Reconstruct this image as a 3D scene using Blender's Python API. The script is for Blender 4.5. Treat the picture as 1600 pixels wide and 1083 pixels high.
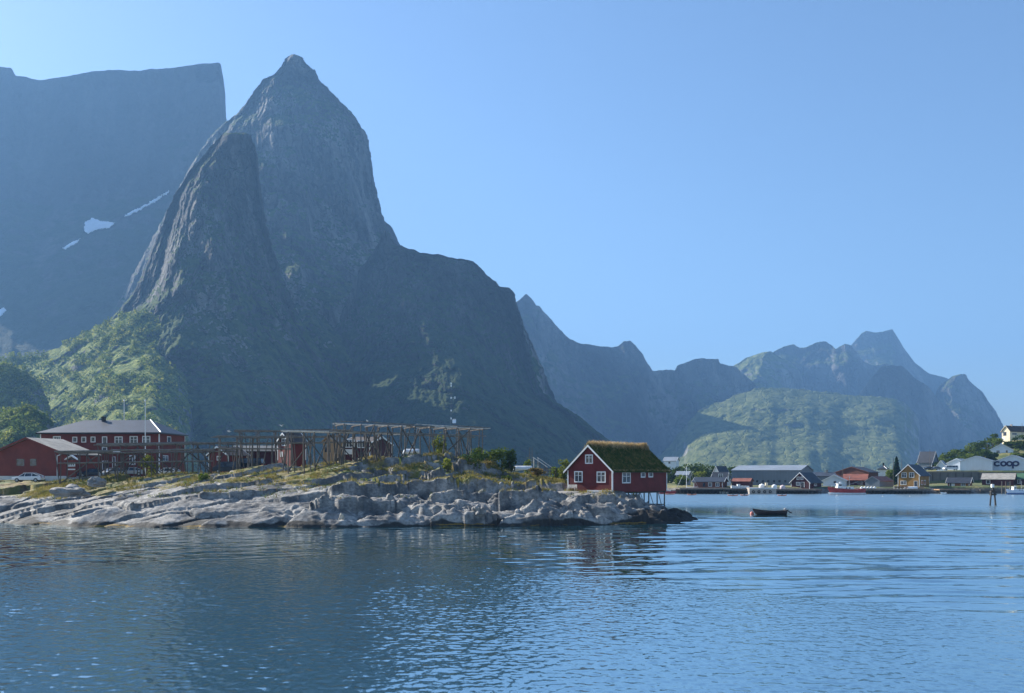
import bpy, bmesh, math, random
import numpy as np
from mathutils import Vector, Matrix
from mathutils.bvhtree import BVHTree

for _o in list(bpy.data.objects):
    bpy.data.objects.remove(_o)
SC = bpy.context.scene
COL = SC.collection

# ------------------------------------------------------------------ camera, sky, sun, exposure
F, PX0, PY0, H = 1400.0, 800.0, 741.0, 6.74      # focal length in photo pixels, principal column, horizon row, eye height
cam = bpy.data.cameras.new('camera')
cam.sensor_fit = 'HORIZONTAL'; cam.sensor_width = 36.0
cam.lens = 36.0 * F / 1600.0
cam.shift_y = (PY0 - 541.5) / 1600.0
cam.clip_start = 0.5; cam.clip_end = 40000
camo = bpy.data.objects.new('camera', cam); COL.objects.link(camo)
camo.location = (0, 0, H); camo.rotation_euler = (math.radians(90), 0, 0)
SC.camera = camo

SUN_LEFT, SUN_EL = 56.0, 31.0
SKY_STRENGTH, SUN_STRENGTH, EXPOSURE = 0.07, 5.0, 1.35
world = bpy.data.worlds.new('World'); SC.world = world; world.use_nodes = True
_wn = world.node_tree.nodes
_sky = _wn.new('ShaderNodeTexSky'); _sky.sky_type = 'NISHITA'; _sky.sun_disc = False
_sky.sun_elevation = math.radians(SUN_EL); _sky.sun_rotation = math.radians(-SUN_LEFT)
_sky.air_density = 1.0; _sky.dust_density = 0.4; _sky.ozone_density = 4.2; _sky.altitude = 0
world.node_tree.links.new(_sky.outputs[0], _wn['Background'].inputs[0])
_wn['Background'].inputs[1].default_value = SKY_STRENGTH
_s = bpy.data.lights.new('sun', 'SUN'); _s.energy = SUN_STRENGTH; _s.angle = math.radians(0.5); _s.color = (1.0, 0.95, 0.86)
suno = bpy.data.objects.new('sun', _s); COL.objects.link(suno)
_a, _e = math.radians(SUN_LEFT), math.radians(SUN_EL)
to_sun = Vector((-math.sin(_a) * math.cos(_e), math.cos(_a) * math.cos(_e), math.sin(_e)))
suno.rotation_euler = to_sun.to_track_quat('Z', 'Y').to_euler()
SC.view_settings.view_transform = 'Standard'; SC.view_settings.look = 'None'
SC.view_settings.exposure = EXPOSURE; SC.view_settings.gamma = 1.0
SC.render.engine = 'CYCLES'
SC.cycles.use_denoising = True
SC.cycles.max_bounces = 6; SC.cycles.diffuse_bounces = 2; SC.cycles.glossy_bounces = 3
SC.cycles.transparent_max_bounces = 8; SC.cycles.volume_bounces = 0
HAZE_DENSITY, HAZE_COLOR, HAZE_ANISO = 1.35e-4, (0.23, 0.47, 0.86), 0.2

# ------------------------------------------------------------------ numeric helpers
_pr = np.random.RandomState(7)
_PERM = _pr.permutation(256); _PERM = np.concatenate([_PERM, _PERM, _PERM])
_GR = _pr.normal(size=(256, 3)); _GR /= np.linalg.norm(_GR, axis=1)[:, None]
def noise3(x, y, z):
    x, y, z = np.broadcast_arrays(np.asarray(x, float), np.asarray(y, float), np.asarray(z, float))
    xi, yi, zi = np.floor(x).astype(int), np.floor(y).astype(int), np.floor(z).astype(int)
    xf, yf, zf = x - xi, y - yi, z - zi
    u, v, w = [t * t * t * (t * (t * 6 - 15) + 10) for t in (xf, yf, zf)]
    out = 0
    for dx in (0, 1):
        for dy in (0, 1):
            for dz in (0, 1):
                h = _PERM[_PERM[_PERM[(xi + dx) & 255] + ((yi + dy) & 255)] + ((zi + dz) & 255)]
                g = _GR[h]
                d = g[..., 0] * (xf - dx) + g[..., 1] * (yf - dy) + g[..., 2] * (zf - dz)
                out = out + d * (u if dx else 1 - u) * (v if dy else 1 - v) * (w if dz else 1 - w)
    return out * 1.6
def fbm(x, y, z, octv=5, gain=.5, lac=2.03):
    a, s = 1.0, 0
    for i in range(octv):
        s = s + a * noise3(x, y, z); a *= gain
        x, y, z = x * lac + 13.7, y * lac + 5.1, z * lac + 9.3
    return s
def ridged(x, y, z, octv=4, gain=.5):
    a, s = 1.0, 0
    for i in range(octv):
        s = s + a * (1 - 2 * np.abs(noise3(x, y, z))); a *= gain
        x, y, z = x * 2.07 + 3.7, y * 2.07 + 8.1, z * 2.07 + 1.3
    return s
def sstep(a, b, x):
    t = np.clip((np.asarray(x, float) - a) / (b - a), 0, 1); return t * t * (3 - 2 * t)
def h2(i, j, k):
    n = (i * 374761393 + j * 668265263 + k * 1274126177) & 0x7fffffff
    n = ((n ^ (n >> 13)) * 1274126177) & 0x7fffffff
    return ((n ^ (n >> 16)) & 0xffff) / 65535.0
def voronoi(u, v, seed):
    """nearest cell: F1, F2, offset to its seed, random numbers of the cell"""
    iu, iv = np.floor(u).astype(np.int64), np.floor(v).astype(np.int64)
    f1 = np.full(u.shape, 9.0); f2 = f1.copy(); du = np.zeros(u.shape); dv = du.copy()
    r = [du.copy() for _ in range(3)]
    for a in (-1, 0, 1):
        for b in (-1, 0, 1):
            ci, cj = iu + a, iv + b
            su, sv = ci + h2(ci, cj, seed), cj + h2(ci, cj, seed + 1)
            d = np.hypot(u - su, v - sv)
            m = d < f1
            f2 = np.where(m, f1, np.minimum(f2, d))
            f1 = np.where(m, d, f1)
            du = np.where(m, u - su, du); dv = np.where(m, v - sv, dv)
            for k in range(3):
                r[k] = np.where(m, h2(ci, cj, seed + 2 + k), r[k])
    return f1, f2, du, dv, r
def P(px, py, Y):
    return Vector(((px - PX0) / F * Y, Y, H + (PY0 - py) / F * Y))
def zat(py, Y): return H + (PY0 - py) / F * Y
def ywater(py): return F * H / (py - PY0)

# ------------------------------------------------------------------ object helpers
def tag(o, label=None, cat=None, group=None, kind=None):
    if label: o['label'] = label
    if cat: o['category'] = cat
    if group: o['group'] = group
    if kind: o['kind'] = kind
    return o
def thing(name, label, cat, loc=(0, 0, 0), rz=0.0, group=None):
    o = bpy.data.objects.new(name, None); COL.objects.link(o)
    o.empty_display_size = 0.3
    o.location = loc; o.rotation_euler = (0, 0, rz)
    return tag(o, label, cat, group)
def link_mesh(name, me, mat, parent=None):
    o = bpy.data.objects.new(name, me); COL.objects.link(o)
    if mat: me.materials.append(mat)
    if parent: o.parent = parent
    return o
def np_mesh(name, verts, quads, mat, parent=None, smooth=False, tris=False):
    me = bpy.data.meshes.new(name)
    n = 3 if tris else 4
    verts = np.asarray(verts, dtype=np.float32).reshape(-1, 3); quads = np.asarray(quads, dtype=np.int32).reshape(-1, n)
    me.vertices.add(len(verts)); me.vertices.foreach_set('co', verts.ravel())
    me.loops.add(quads.size); me.loops.foreach_set('vertex_index', quads.ravel())
    me.polygons.add(len(quads)); me.polygons.foreach_set('loop_start', np.arange(0, quads.size, n, dtype=np.int32))
    me.update(calc_edges=True); me.validate()
    if smooth: me.polygons.foreach_set('use_smooth', np.ones(len(me.polygons), dtype=bool))
    return link_mesh(name, me, mat, parent)
class MB:
    def __init__(s): s.v = []; s.f = []
    def add(s, vs, fs):
        n = len(s.v); s.v += [tuple(v) for v in vs]; s.f += [tuple(i + n for i in f) for f in fs]; return s
    def hexa(s, p):                                     # 8 points: bottom ring, top ring
        return s.add(p, [(0, 3, 2, 1), (4, 5, 6, 7), (0, 1, 5, 4), (1, 2, 6, 5), (2, 3, 7, 6), (3, 0, 4, 7)])
    def box(s, x0, x1, y0, y1, z0, z1):
        return s.hexa([(x0, y0, z0), (x1, y0, z0), (x1, y1, z0), (x0, y1, z0), (x0, y0, z1), (x1, y0, z1), (x1, y1, z1), (x0, y1, z1)])
    def ext(s, poly, axis):                             # prism: list of two polygons with the same count
        a, b = poly; n = len(a)
        return s.add(list(a) + list(b), [tuple(range(n))[::-1], tuple(range(n, 2 * n))] + [(i, (i + 1) % n, n + (i + 1) % n, n + i) for i in range(n)])
    def rod(s, p0, p1, r0, r1=None, n=6):
        r1 = r0 if r1 is None else r1
        p0, p1 = Vector(p0), Vector(p1); d = (p1 - p0).normalized()
        a = d.orthogonal().normalized(); b = d.cross(a)
        vs = [p + (a * math.cos(t) + b * math.sin(t)) * r for p, r in ((p0, r0), (p1, r1)) for t in [2 * math.pi * k / n for k in range(n)]]
        return s.add(vs, [tuple(range(n))[::-1], tuple(range(n, 2 * n))] + [(i, (i + 1) % n, n + (i + 1) % n, n + i) for i in range(n)])
    def ball(s, c, r, sz=(1, 1, 1), n=8, m=6):
        vs = []; fs = []
        for i in range(m + 1):
            t = math.pi * i / m
            for k in range(n):
                q = 2 * math.pi * k / n
                vs.append((c[0] + r * sz[0] * math.sin(t) * math.cos(q), c[1] + r * sz[1] * math.sin(t) * math.sin(q), c[2] + r * sz[2] * math.cos(t)))
        for i in range(m):
            for k in range(n):
                fs.append((i * n + k, (i + 1) * n + k, (i + 1) * n + (k + 1) % n, i * n + (k + 1) % n))
        return s.add(vs, fs)
    def build(s, name, mat, parent=None, smooth=False):
        me = bpy.data.meshes.new(name); me.from_pydata(s.v, [], s.f)
        bm = bmesh.new(); bm.from_mesh(me)
        bmesh.ops.remove_doubles(bm, verts=bm.verts, dist=1e-5)
        bmesh.ops.recalc_face_normals(bm, faces=bm.faces)
        bm.to_mesh(me); bm.free()
        if smooth: me.polygons.foreach_set('use_smooth', np.ones(len(me.polygons), dtype=bool))
        return link_mesh(name, me, mat, parent)
def copy_tree(o, parent=None):
    c = o.copy(); COL.objects.link(c)
    if parent: c.parent = parent
    for ch in list(o.children): copy_tree(ch, c)
    return c

# ------------------------------------------------------------------ materials
class NT:
    def __init__(s, name):
        s.m = bpy.data.materials.new(name); s.m.use_nodes = True
        s.t = s.m.node_tree; s.b = s.t.nodes['Principled BSDF']; s.out = s.t.nodes['Material Output']
    def n(s, typ, **kw):
        x = s.t.nodes.new(typ)
        for k, v in kw.items(): setattr(x, k, v)
        return x
    def l(s, a, b): s.t.links.new(a, b)
    def setv(s, sock, v):
        if hasattr(v, 'is_linked') or hasattr(v, 'links'): s.l(v, sock)
        else: sock.default_value = v
    def pos(s): return s.n('ShaderNodeNewGeometry').outputs['Position']
    def normal(s): return s.n('ShaderNodeNewGeometry').outputs['Normal']
    def sep(s, v):
        x = s.n('ShaderNodeSeparateXYZ'); s.l(v, x.inputs[0]); return x.outputs
    def math(s, op, a, b=0.0, c=0.0):
        x = s.n('ShaderNodeMath', operation=op)
        for k, v in enumerate((a, b, c)): s.setv(x.inputs[k], v)
        return x.outputs[0]
    def mapping(s, v, scale=(1, 1, 1), rot=(0, 0, 0)):
        x = s.n('ShaderNodeMapping'); s.l(v, x.inputs[0]); x.inputs['Scale'].default_value = scale; x.inputs['Rotation'].default_value = rot
        return x.outputs[0]
    def noise(s, v, scale, detail=5, rough=.55, out='Fac', dist=0.0):
        x = s.n('ShaderNodeTexNoise'); s.l(v, x.inputs['Vector'])
        x.inputs['Scale'].default_value = scale; x.inputs['Detail'].default_value = detail; x.inputs['Roughness'].default_value = rough
        x.inputs['Distortion'].default_value = dist
        return x.outputs[out]
    def rng(s, v, a, b, c=0.0, d=1.0, smooth=True):
        x = s.n('ShaderNodeMapRange', interpolation_type='SMOOTHSTEP' if smooth else 'LINEAR')
        s.setv(x.inputs[0], v)
        for k, q in enumerate((a, b, c, d)): s.setv(x.inputs[k + 1], q)
        return x.outputs[0]
    def mix(s, f, a, b, blend='MIX'):
        x = s.n('ShaderNodeMix', data_type='RGBA', blend_type=blend)
        s.setv(x.inputs[0], f)
        for k, v in ((6, a), (7, b)):
            if isinstance(v, tuple): x.inputs[k].default_value = v if len(v) == 4 else v + (1,)
            else: s.l(v, x.inputs[k])
        return x.outputs[2]
    def bump(s, h, dist=.1, strength=1.0):
        x = s.n('ShaderNodeBump'); s.l(h, x.inputs['Height']); x.inputs['Distance'].default_value = dist; x.inputs['Strength'].default_value = strength
        return x.outputs[0]
_MC = {}
def plain(name, col, rough=.75, var=.25, scale=1.2, metal=0.0, boards=None, bw=.16, spec=.35, streak=False):
    """a painted / wooden / metal surface: a base colour with mottling, and optional boards"""
    if name in _MC: return _MC[name]
    m = NT(name); b = m.b
    p = m.pos()
    f = m.noise(m.mapping(p, (1, 1, .25)) if streak else p, scale, 6)
    dark = tuple(c * (1 - var) for c in col); light = tuple(min(1, c * (1 + var * .7)) for c in col)
    c = m.mix(m.rng(f, .3, .7), dark, light)
    if boards:
        tc = m.n('ShaderNodeTexCoord').outputs['Object']; x, y, z = m.sep(tc)
        q = z if boards == 'h' else m.math('ADD', x, y)
        q = m.math('DIVIDE', q, bw)
        wn = m.n('ShaderNodeTexWhiteNoise', noise_dimensions='1D'); m.l(m.math('FLOOR', q), wn.inputs['W'])
        c = m.mix(m.math('MULTIPLY', wn.outputs[0], .35), c, dark)
        fr = m.math('FRACT', q)
        g = m.math('LESS_THAN', fr, .12)
        c = m.mix(m.math('MULTIPLY', g, .6), c, tuple(k * .35 for k in col))
        m.l(m.bump(m.math('SUBTRACT', 1.0, g), .02, .7), b.inputs['Normal'])
    m.l(c, b.inputs['Base Color'])
    b.inputs['Roughness'].default_value = rough; b.inputs['Metallic'].default_value = metal
    b.inputs['Specular IOR Level'].default_value = spec
    _MC[name] = m.m; return m.m
def leafmat(name, c1, c2, c3=None, scale=.5, trans=.35):
    if name in _MC: return _MC[name]
    m = NT(name); p = m.pos()
    c = m.mix(m.rng(m.noise(p, scale, 3), .35, .65), c1, c2)
    if c3: c = m.mix(m.rng(m.noise(p, scale * 2.7, 3), .5, .66), c, c3)
    d = m.n('ShaderNodeBsdfDiffuse'); t = m.n('ShaderNodeBsdfTranslucent'); x = m.n('ShaderNodeMixShader')
    m.l(c, d.inputs[0]); m.l(c, t.inputs[0]); x.inputs[0].default_value = trans
    m.l(d.outputs[0], x.inputs[1]); m.l(t.outputs[0], x.inputs[2]); m.l(x.outputs[0], m.out.inputs[0])
    _MC[name] = m.m; return m.m
def glassmat():
    if 'pane' in _MC: return _MC['pane']
    m = NT('pane'); p = m.pos()
    m.l(m.mix(m.rng(m.noise(p, 1.1, 2), .4, .6), (.015, .02, .03), (.06, .075, .1)), m.b.inputs['Base Color'])
    m.b.inputs['Roughness'].default_value = .08; m.b.inputs['Specular IOR Level'].default_value = .6
    _MC['pane'] = m.m; return m.m
def rockmat(name, rock=(.30, .29, .28), dark=(.15, .15, .155), veg=(.055, .085, .025), veg2=(.11, .13, .04), veg_lo=.42, veg_hi=.72, size=1.0, vmax_z=None, streak=.15, low_veg=0.0, cracks=1.0, bumpk=1.0):
    """mountain: rock with vertical streaks, plants where the ground is gentle"""
    m = NT(name); p = m.pos(); nz = m.sep(m.normal())[2]
    st = m.noise(m.mapping(p, (1, 1, streak)), .012 / size, 9, .62)
    big = m.noise(p, .0035 / size, 4)
    fine = m.noise(p, .06 / size, 7, .65)
    r = m.mix(m.rng(st, .36, .64), dark, rock)
    r = m.mix(m.rng(m.noise(m.mapping(p, (1, 1, .16), (0, .2, 0)), .0075 / size, 5, .6), .40, .60, .75, 0), r, tuple(c * .7 for c in dark))
    r = m.mix(m.rng(fine, .35, .7, 0, .35), r, tuple(c * .55 for c in dark))
    k = m.math('ADD', nz, m.math('MULTIPLY', m.math('SUBTRACT', m.noise(p, .02 / size, 8, .65), .5), .9))
    k = m.math('ADD', k, m.math('MULTIPLY', m.math('SUBTRACT', big, .5), .5))
    if vmax_z:
        k = m.math('SUBTRACT', k, m.rng(m.sep(p)[2], vmax_z * .35, vmax_z, 0, .35))
    vz = m.n('ShaderNodeTexVoronoi', feature='DISTANCE_TO_EDGE'); wv = m.n('ShaderNodeVectorMath', operation='ADD'); nv = m.n('ShaderNodeVectorMath', operation='SCALE')
    m.l(m.noise(p, .02 / size, 4, .6, out='Color'), nv.inputs[0]); nv.inputs['Scale'].default_value = 45 * size; m.l(m.mapping(p, (1, 1, .38), (0, .25, 0)), wv.inputs[0]); m.l(nv.outputs[0], wv.inputs[1])
    m.l(wv.outputs[0], vz.inputs['Vector']); vz.inputs['Scale'].default_value = .034 / size
    ck = m.rng(vz.outputs['Distance'], 0.0, .09, 1, 0)
    r = m.mix(m.math('MULTIPLY', ck, .5 * cracks), r, tuple(c * .4 for c in dark))
    if low_veg:
        k = m.math('ADD', k, m.rng(m.math('ADD', m.sep(p)[2], m.math('MULTIPLY', m.noise(p, .006, 5), 260)), 240, 540, low_veg, -.06))
    ledge = m.noise(m.mapping(p, (.5, .5, 2.2), (0, .35, 0)), .02 / size, 6, .6)
    k = m.math('ADD', k, m.math('MULTIPLY', m.math('SUBTRACT', ledge, .5), .8))
    g = m.mix(m.rng(m.noise(p, .05 / size, 6, .6), .35, .65), veg, veg2)
    c = m.mix(m.rng(k, veg_lo, veg_hi), r, g)
    m.l(c, m.b.inputs['Base Color']); m.b.inputs['Roughness'].default_value = .95; m.b.inputs['Specular IOR Level'].default_value = .1
    bh = m.math('SUBTRACT', m.math('ADD', st, m.math('MULTIPLY', fine, .4)), m.math('MULTIPLY', ck, .25 * cracks))
    m.l(m.bump(bh, 22 * size * bumpk, 1.0), m.b.inputs['Normal'])
    return m.m

# ------------------------------------------------------------------ mountains
def interp(poly, t):
    a = np.asarray(poly, float); return np.interp(t, a[:, 0], a[:, 1])
def rays(px, py, Y):
    return np.stack([(px - PX0) / F * Y, Y, H + (PY0 - py) / F * Y], -1)
def grid_quads(nr, nc, wrap=False):
    r = np.arange(nr - 1)[:, None]; c = np.arange(nc if wrap else nc - 1)[None, :]
    c2 = (c + 1) % nc
    return np.stack([r * nc + c, (r + 1) * nc + c, (r + 1) * nc + c2, r * nc + c2], -1).reshape(-1, 4)
def finish(name, V, q, mat, label=None):
    o = np_mesh(name, V, q, mat, smooth=True)
    o['kind'] = 'structure'
    return o
def loft(name, left, right, Y0, bulge, prof, mat, nr=260, nc=170, bottom=800, amp=30, size=150, seed=0, jit=1.5, back=.5, rib=.6):
    """a solid hill from its two flanks seen in the photo: each level is a closed ring, bulging towards us by bulge(row)
    with the plan profile prof (from the left flank at -1 to the right flank at 1)"""
    lp = sorted([(y, x) for x, y in left]); rp = sorted([(y, x) for x, y in right])
    top = max(lp[0][0], rp[0][0])
    base = np.linspace(0, 1, nr)
    rows = top + (bottom - top) * (.35 * base ** 2.2 + .65 * base)
    extra = np.concatenate([np.linspace(a[0], b[0], 4) for a, b in zip(rp[:-1], rp[1:])])
    rows = np.unique(np.round(np.concatenate([rows, extra[(extra >= top) & (extra <= bottom)]]), 2))
    s = np.linspace(-1, 1, nc); sb = np.linspace(1, -1, 24)[1:-1]
    xl, xr = interp(lp, rows), interp(rp, rows)
    c, a = (xl + xr) / 2, np.maximum((xr - xl) / 2, .4)
    S = np.concatenate([s, sb]); isb = np.concatenate([np.zeros(nc), np.ones(len(sb))])
    px = c[:, None] + a[:, None] * S[None]; py = np.repeat(rows[:, None], len(S), 1)
    px = px + jit * fbm(px / 9 + seed, py / 9, seed + .5, 5, .6) ; py = py + jit * fbm(px / 9 + seed, py / 9, seed + 7.5, 4)
    bl = interp(bulge, rows)[:, None]
    d = interp(prof, S)[None]
    k = np.sqrt(np.maximum(0, 1 - S ** 2))[None]
    Y = Y0 - bl * d * (1 - isb) + bl * back * k * isb
    X, _, Z = np.moveaxis(rays(px, py, Y), -1, 0)
    fade = (sstep(0, .12, 1 - np.abs(S)))[None] * (1 - isb)[None] + .0
    dn = amp * (fbm(X / size + seed, Z / size * .6, Y / size, 8, .56) + rib * ridged(X / size * 1.3 + .25 * Z / size + seed, Z / size * .22,   .5 * Y / size + 3.3, 6, .58) + .9 * ridged(X / size * .42 + .32 * Z / size + seed, Z / size * .16, seed + 1.7, 3, .5))
    Y = Y + dn * (.25 + .75 * fade) * np.clip((rows - top) / 40, .05, 1)[:, None]
    V = rays(px, py, Y)
    return finish(name, V, grid_quads(len(rows), len(S), True), mat)
def sheet(name, ridge, prof, mat, nc=300, nr=160, bottom=800, amp=30, size=150, seed=0, jit=1.5, rib=.6, backdepth=600, xs=None, spur=0.0):
    """a long ridge: points (column, row, distance) along its crest; prof gives how far the ground has come towards us
    by each row below the crest"""
    R = np.asarray(ridge, float)
    t = np.concatenate([[0], np.cumsum(np.hypot(np.diff(R[:, 0]), np.diff(R[:, 1])))])
    u = np.linspace(0, t[-1], nc)
    cx, cy, cY = [np.interp(u, t, R[:, k]) for k in range(3)]
    k_ = 41; cs = np.convolve(np.pad(cy, k_ // 2, mode='edge'), np.hanning(k_ + 2)[1:-1] / np.hanning(k_ + 2).sum(), 'valid')
    cy = cy + jit * fbm(u / 14 + seed, seed + .3, .5, 5); cx = cx + .6 * jit * fbm(u / 14, seed + 4.3, .5, 4)
    v = np.linspace(0, 1, nr) ** 1.15
    py = cy[None] + (bottom - cy)[None] * v[:, None]
    px = np.repeat(cx[None], nr, 0)
    dep = interp(prof, np.maximum(py - cs[None], (py - cy[None]) * .5).ravel()).reshape(py.shape)
    Y = cY[None] - dep * (1 + spur * fbm(px / 90 + seed, seed, .7, 3))
    X, _, Z = np.moveaxis(rays(px, py, Y), -1, 0)
    dn = amp * (fbm(X / size + seed, Z / size * .6, Y / size, 8, .56) + rib * ridged(X / size * 1.1 + .3 * Z / size + seed, Z / size * .3, .8 * Y / size + 3.3, 6, .58))
    Y = Y + dn * np.clip((py - cy[None]) / 25, .05, 1)
    V = rays(px, py, Y)
    top = V[0]; b = top.copy(); b[:, 1] += backdepth; b[:, 2] = -10
    b[:, 0] *= b[:, 1] / top[:, 1]
    m = top * .5 + b * .5; m[:, 2] = top[:, 2] * .62
    V = np.concatenate([b[None], m[None], V], 0)
    return finish(name, V, grid_quads(nr + 2, nc), mat)

M_NEAR = rockmat('near_rock', rock=(.26, .24, .215), dark=(.055, .052, .049), veg=(.02, .045, .008), veg2=(.07, .095, .016), veg_lo=.46, veg_hi=.6, low_veg=.42)
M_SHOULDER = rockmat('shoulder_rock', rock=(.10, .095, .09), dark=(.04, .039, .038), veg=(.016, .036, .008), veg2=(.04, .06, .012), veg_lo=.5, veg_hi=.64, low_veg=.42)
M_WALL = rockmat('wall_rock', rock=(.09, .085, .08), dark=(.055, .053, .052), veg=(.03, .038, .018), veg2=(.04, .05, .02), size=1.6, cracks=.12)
M_FAR = rockmat('far_rock', rock=(.24, .22, .20), dark=(.07, .067, .064), veg=(.04, .055, .016), veg2=(.09, .105, .03), veg_lo=.5, veg_hi=.75, size=2.0, cracks=.5)
M_GREEN = rockmat('green_slope_rock', rock=(.34, .33, .30), dark=(.16, .16, .15), veg=(.075, .10, .032), veg2=(.17, .185, .07), veg_lo=.32, veg_hi=.60, size=1.5, bumpk=.28)
M_HILL = rockmat('hill_ground', rock=(.30, .29, .28), dark=(.16, .16, .15), veg=(.07, .115, .018), veg2=(.24, .26, .055), veg_lo=.28, veg_hi=.5, size=.5)

# the far wall on the left, in its own shade
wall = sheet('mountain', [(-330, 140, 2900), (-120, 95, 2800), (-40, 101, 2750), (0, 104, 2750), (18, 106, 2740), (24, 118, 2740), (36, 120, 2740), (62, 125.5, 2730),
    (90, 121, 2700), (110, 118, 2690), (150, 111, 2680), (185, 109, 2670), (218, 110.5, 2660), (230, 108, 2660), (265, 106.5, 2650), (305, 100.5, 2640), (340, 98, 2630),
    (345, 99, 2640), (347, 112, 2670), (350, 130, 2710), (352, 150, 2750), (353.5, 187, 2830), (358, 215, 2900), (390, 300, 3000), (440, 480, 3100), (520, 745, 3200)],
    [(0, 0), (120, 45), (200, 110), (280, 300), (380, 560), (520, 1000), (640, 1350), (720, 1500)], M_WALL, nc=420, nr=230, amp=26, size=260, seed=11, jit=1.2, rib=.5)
# the horn-shaped peak
loft('mountain', [(456, 85), (446, 92), (438, 105), (425, 118), (410, 125), (395, 145), (385, 160), (370, 178), (352, 190), (330, 212), (300, 255), (250, 350), (180, 480), (60, 650), (0, 745), (-30, 800)],
    [(461, 85), (473, 89), (478, 99), (493, 110), (497, 123), (510, 135), (524, 150), (540, 165), (553, 180), (563, 195), (574, 212), (579, 240), (584, 275), (590, 305), (597, 335), (605, 358), (612, 372), (622, 386), (650, 430), (720, 520), (800, 640), (880, 760), (900, 800)],
    2060, [(85, 25), (200, 170), (300, 270), (400, 420), (600, 720), (745, 960), (800, 1000)],
    [(-1, 0), (-.86, .34), (-.66, .74), (-.5, .92), (-.2, 1), (.2, .93), (.5, .72), (.8, .38), (.93, .18), (1, 0)], M_NEAR, nr=480, nc=340, amp=46, size=230, seed=2, rib=.9)
# the small lit pillar peeping out behind it
sheet('mountain', [(560, 420, 2500), (596, 340, 2500), (606, 350, 2480), (612, 354, 2480), (617, 364, 2480), (622, 377, 2490), (627, 386, 2520), (650, 440, 2600), (690, 560, 2650)],
    [(0, 0), (60, 60), (200, 200), (460, 500)], M_FAR, nc=60, nr=60, amp=15, size=120, seed=21, jit=.8)
# the broad shoulder running down to the right
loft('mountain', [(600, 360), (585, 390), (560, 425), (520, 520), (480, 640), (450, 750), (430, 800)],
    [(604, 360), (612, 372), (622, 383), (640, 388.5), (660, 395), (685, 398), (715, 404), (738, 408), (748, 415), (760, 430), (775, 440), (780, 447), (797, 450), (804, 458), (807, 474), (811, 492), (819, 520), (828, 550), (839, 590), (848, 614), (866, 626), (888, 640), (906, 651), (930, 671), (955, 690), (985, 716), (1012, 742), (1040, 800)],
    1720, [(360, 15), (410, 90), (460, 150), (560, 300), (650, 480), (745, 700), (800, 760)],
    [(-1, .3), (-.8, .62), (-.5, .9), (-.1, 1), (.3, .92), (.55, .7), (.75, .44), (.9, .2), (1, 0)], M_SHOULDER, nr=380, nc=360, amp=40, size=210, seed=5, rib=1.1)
# the paler buttress at its edge
loft('mountain', [(800, 470), (790, 520), (780, 600), (770, 800)], [(806, 470), (812, 490), (822, 515), (836, 547), (853, 588), (867, 622), (880, 650), (900, 690), (925, 745), (940, 800)],
    2050, [(470, 10), (600, 120), (745, 300), (800, 330)], [(-1, .5), (-.2, 1), (.4, .7), (1, 0)], M_NEAR, nr=90, nc=60, amp=18, size=120, seed=8, rib=.7)
# the front spire with its sunlit left flank
loft('mountain', [(352, 207), (345, 212), (330, 228), (318, 243), (300, 262), (285, 285), (272, 303), (262, 328), (253, 352), (243, 378), (232, 402), (222, 430), (205, 462), (180, 490), (150, 520), (110, 560), (60, 610), (0, 680), (-40, 760), (-60, 800)],
    [(358, 203), (370, 200), (382, 202), (391, 210), (398, 228), (402, 246), (407, 290), (414, 335), (425, 385), (440, 430), (470, 500), (520, 580), (580, 660), (650, 740), (690, 800)],
    1470, [(200, 12), (240, 60), (330, 140), (430, 210), (520, 300), (620, 430), (745, 560), (800, 600)],
    [(-1, 0), (-.9, .22), (-.75, .58), (-.6, .86), (-.45, .98), (-.2, 1), (.2, .9), (.5, .68), (.8, .35), (1, 0)], M_NEAR, nr=500, nc=330, amp=34, size=160, seed=3, rib=1.1)

# far ridges, right half
sheet('mountain', [(740, 560, 3720), (780, 480, 3720), (806, 472, 3720), (813, 466, 3710), (822, 459, 3710), (830, 465, 3710), (838, 478, 3720), (843, 479, 3720), (850, 487, 3720), (862, 500, 3730), (875, 515, 3740),
    (890, 530, 3750), (905, 536, 3760), (930, 540, 3780), (955, 543, 3800), (966, 541, 3810), (974, 534, 3810), (985, 532, 3810), (992, 540, 3820), (1003, 552, 3830), (1012, 568, 3840), (1020, 580, 3850), (1035, 578, 3870),
    (1055, 578, 3890), (1058, 572, 3890), (1072, 566, 3900), (1085, 562, 3910), (1100, 560.5, 3920), (1122, 560, 3920), (1125, 568, 3930), (1150, 574, 3970), (1180, 600, 4020), (1215, 650, 4070), (1250, 740, 4120)],
    [(0, 0), (60, 90), (120, 220), (180, 380), (260, 620), (340, 900)], M_FAR, nc=380, nr=150, amp=45, size=260, seed=31, jit=1.4, spur=.25)
loft('mountain', [(1200, 549), (1190, 550.5), (1165, 560), (1150, 569), (1130, 583), (1105, 610), (1080, 660), (1050, 745), (1030, 800)], [(1204, 549), (1210, 552), (1217, 557), (1235, 565), (1248, 578), (1254, 592), (1258, 610), (1275, 660), (1300, 745), (1310, 800)],
    4350, [(549, 20), (600, 260), (640, 420), (745, 900), (800, 1000)], [(-1, 0), (-.6, .7), (-.1, 1), (.5, .8), (.8, .4), (1, 0)], M_GREEN, nr=120, nc=90, amp=35, size=200, seed=33, jit=.8)
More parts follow.
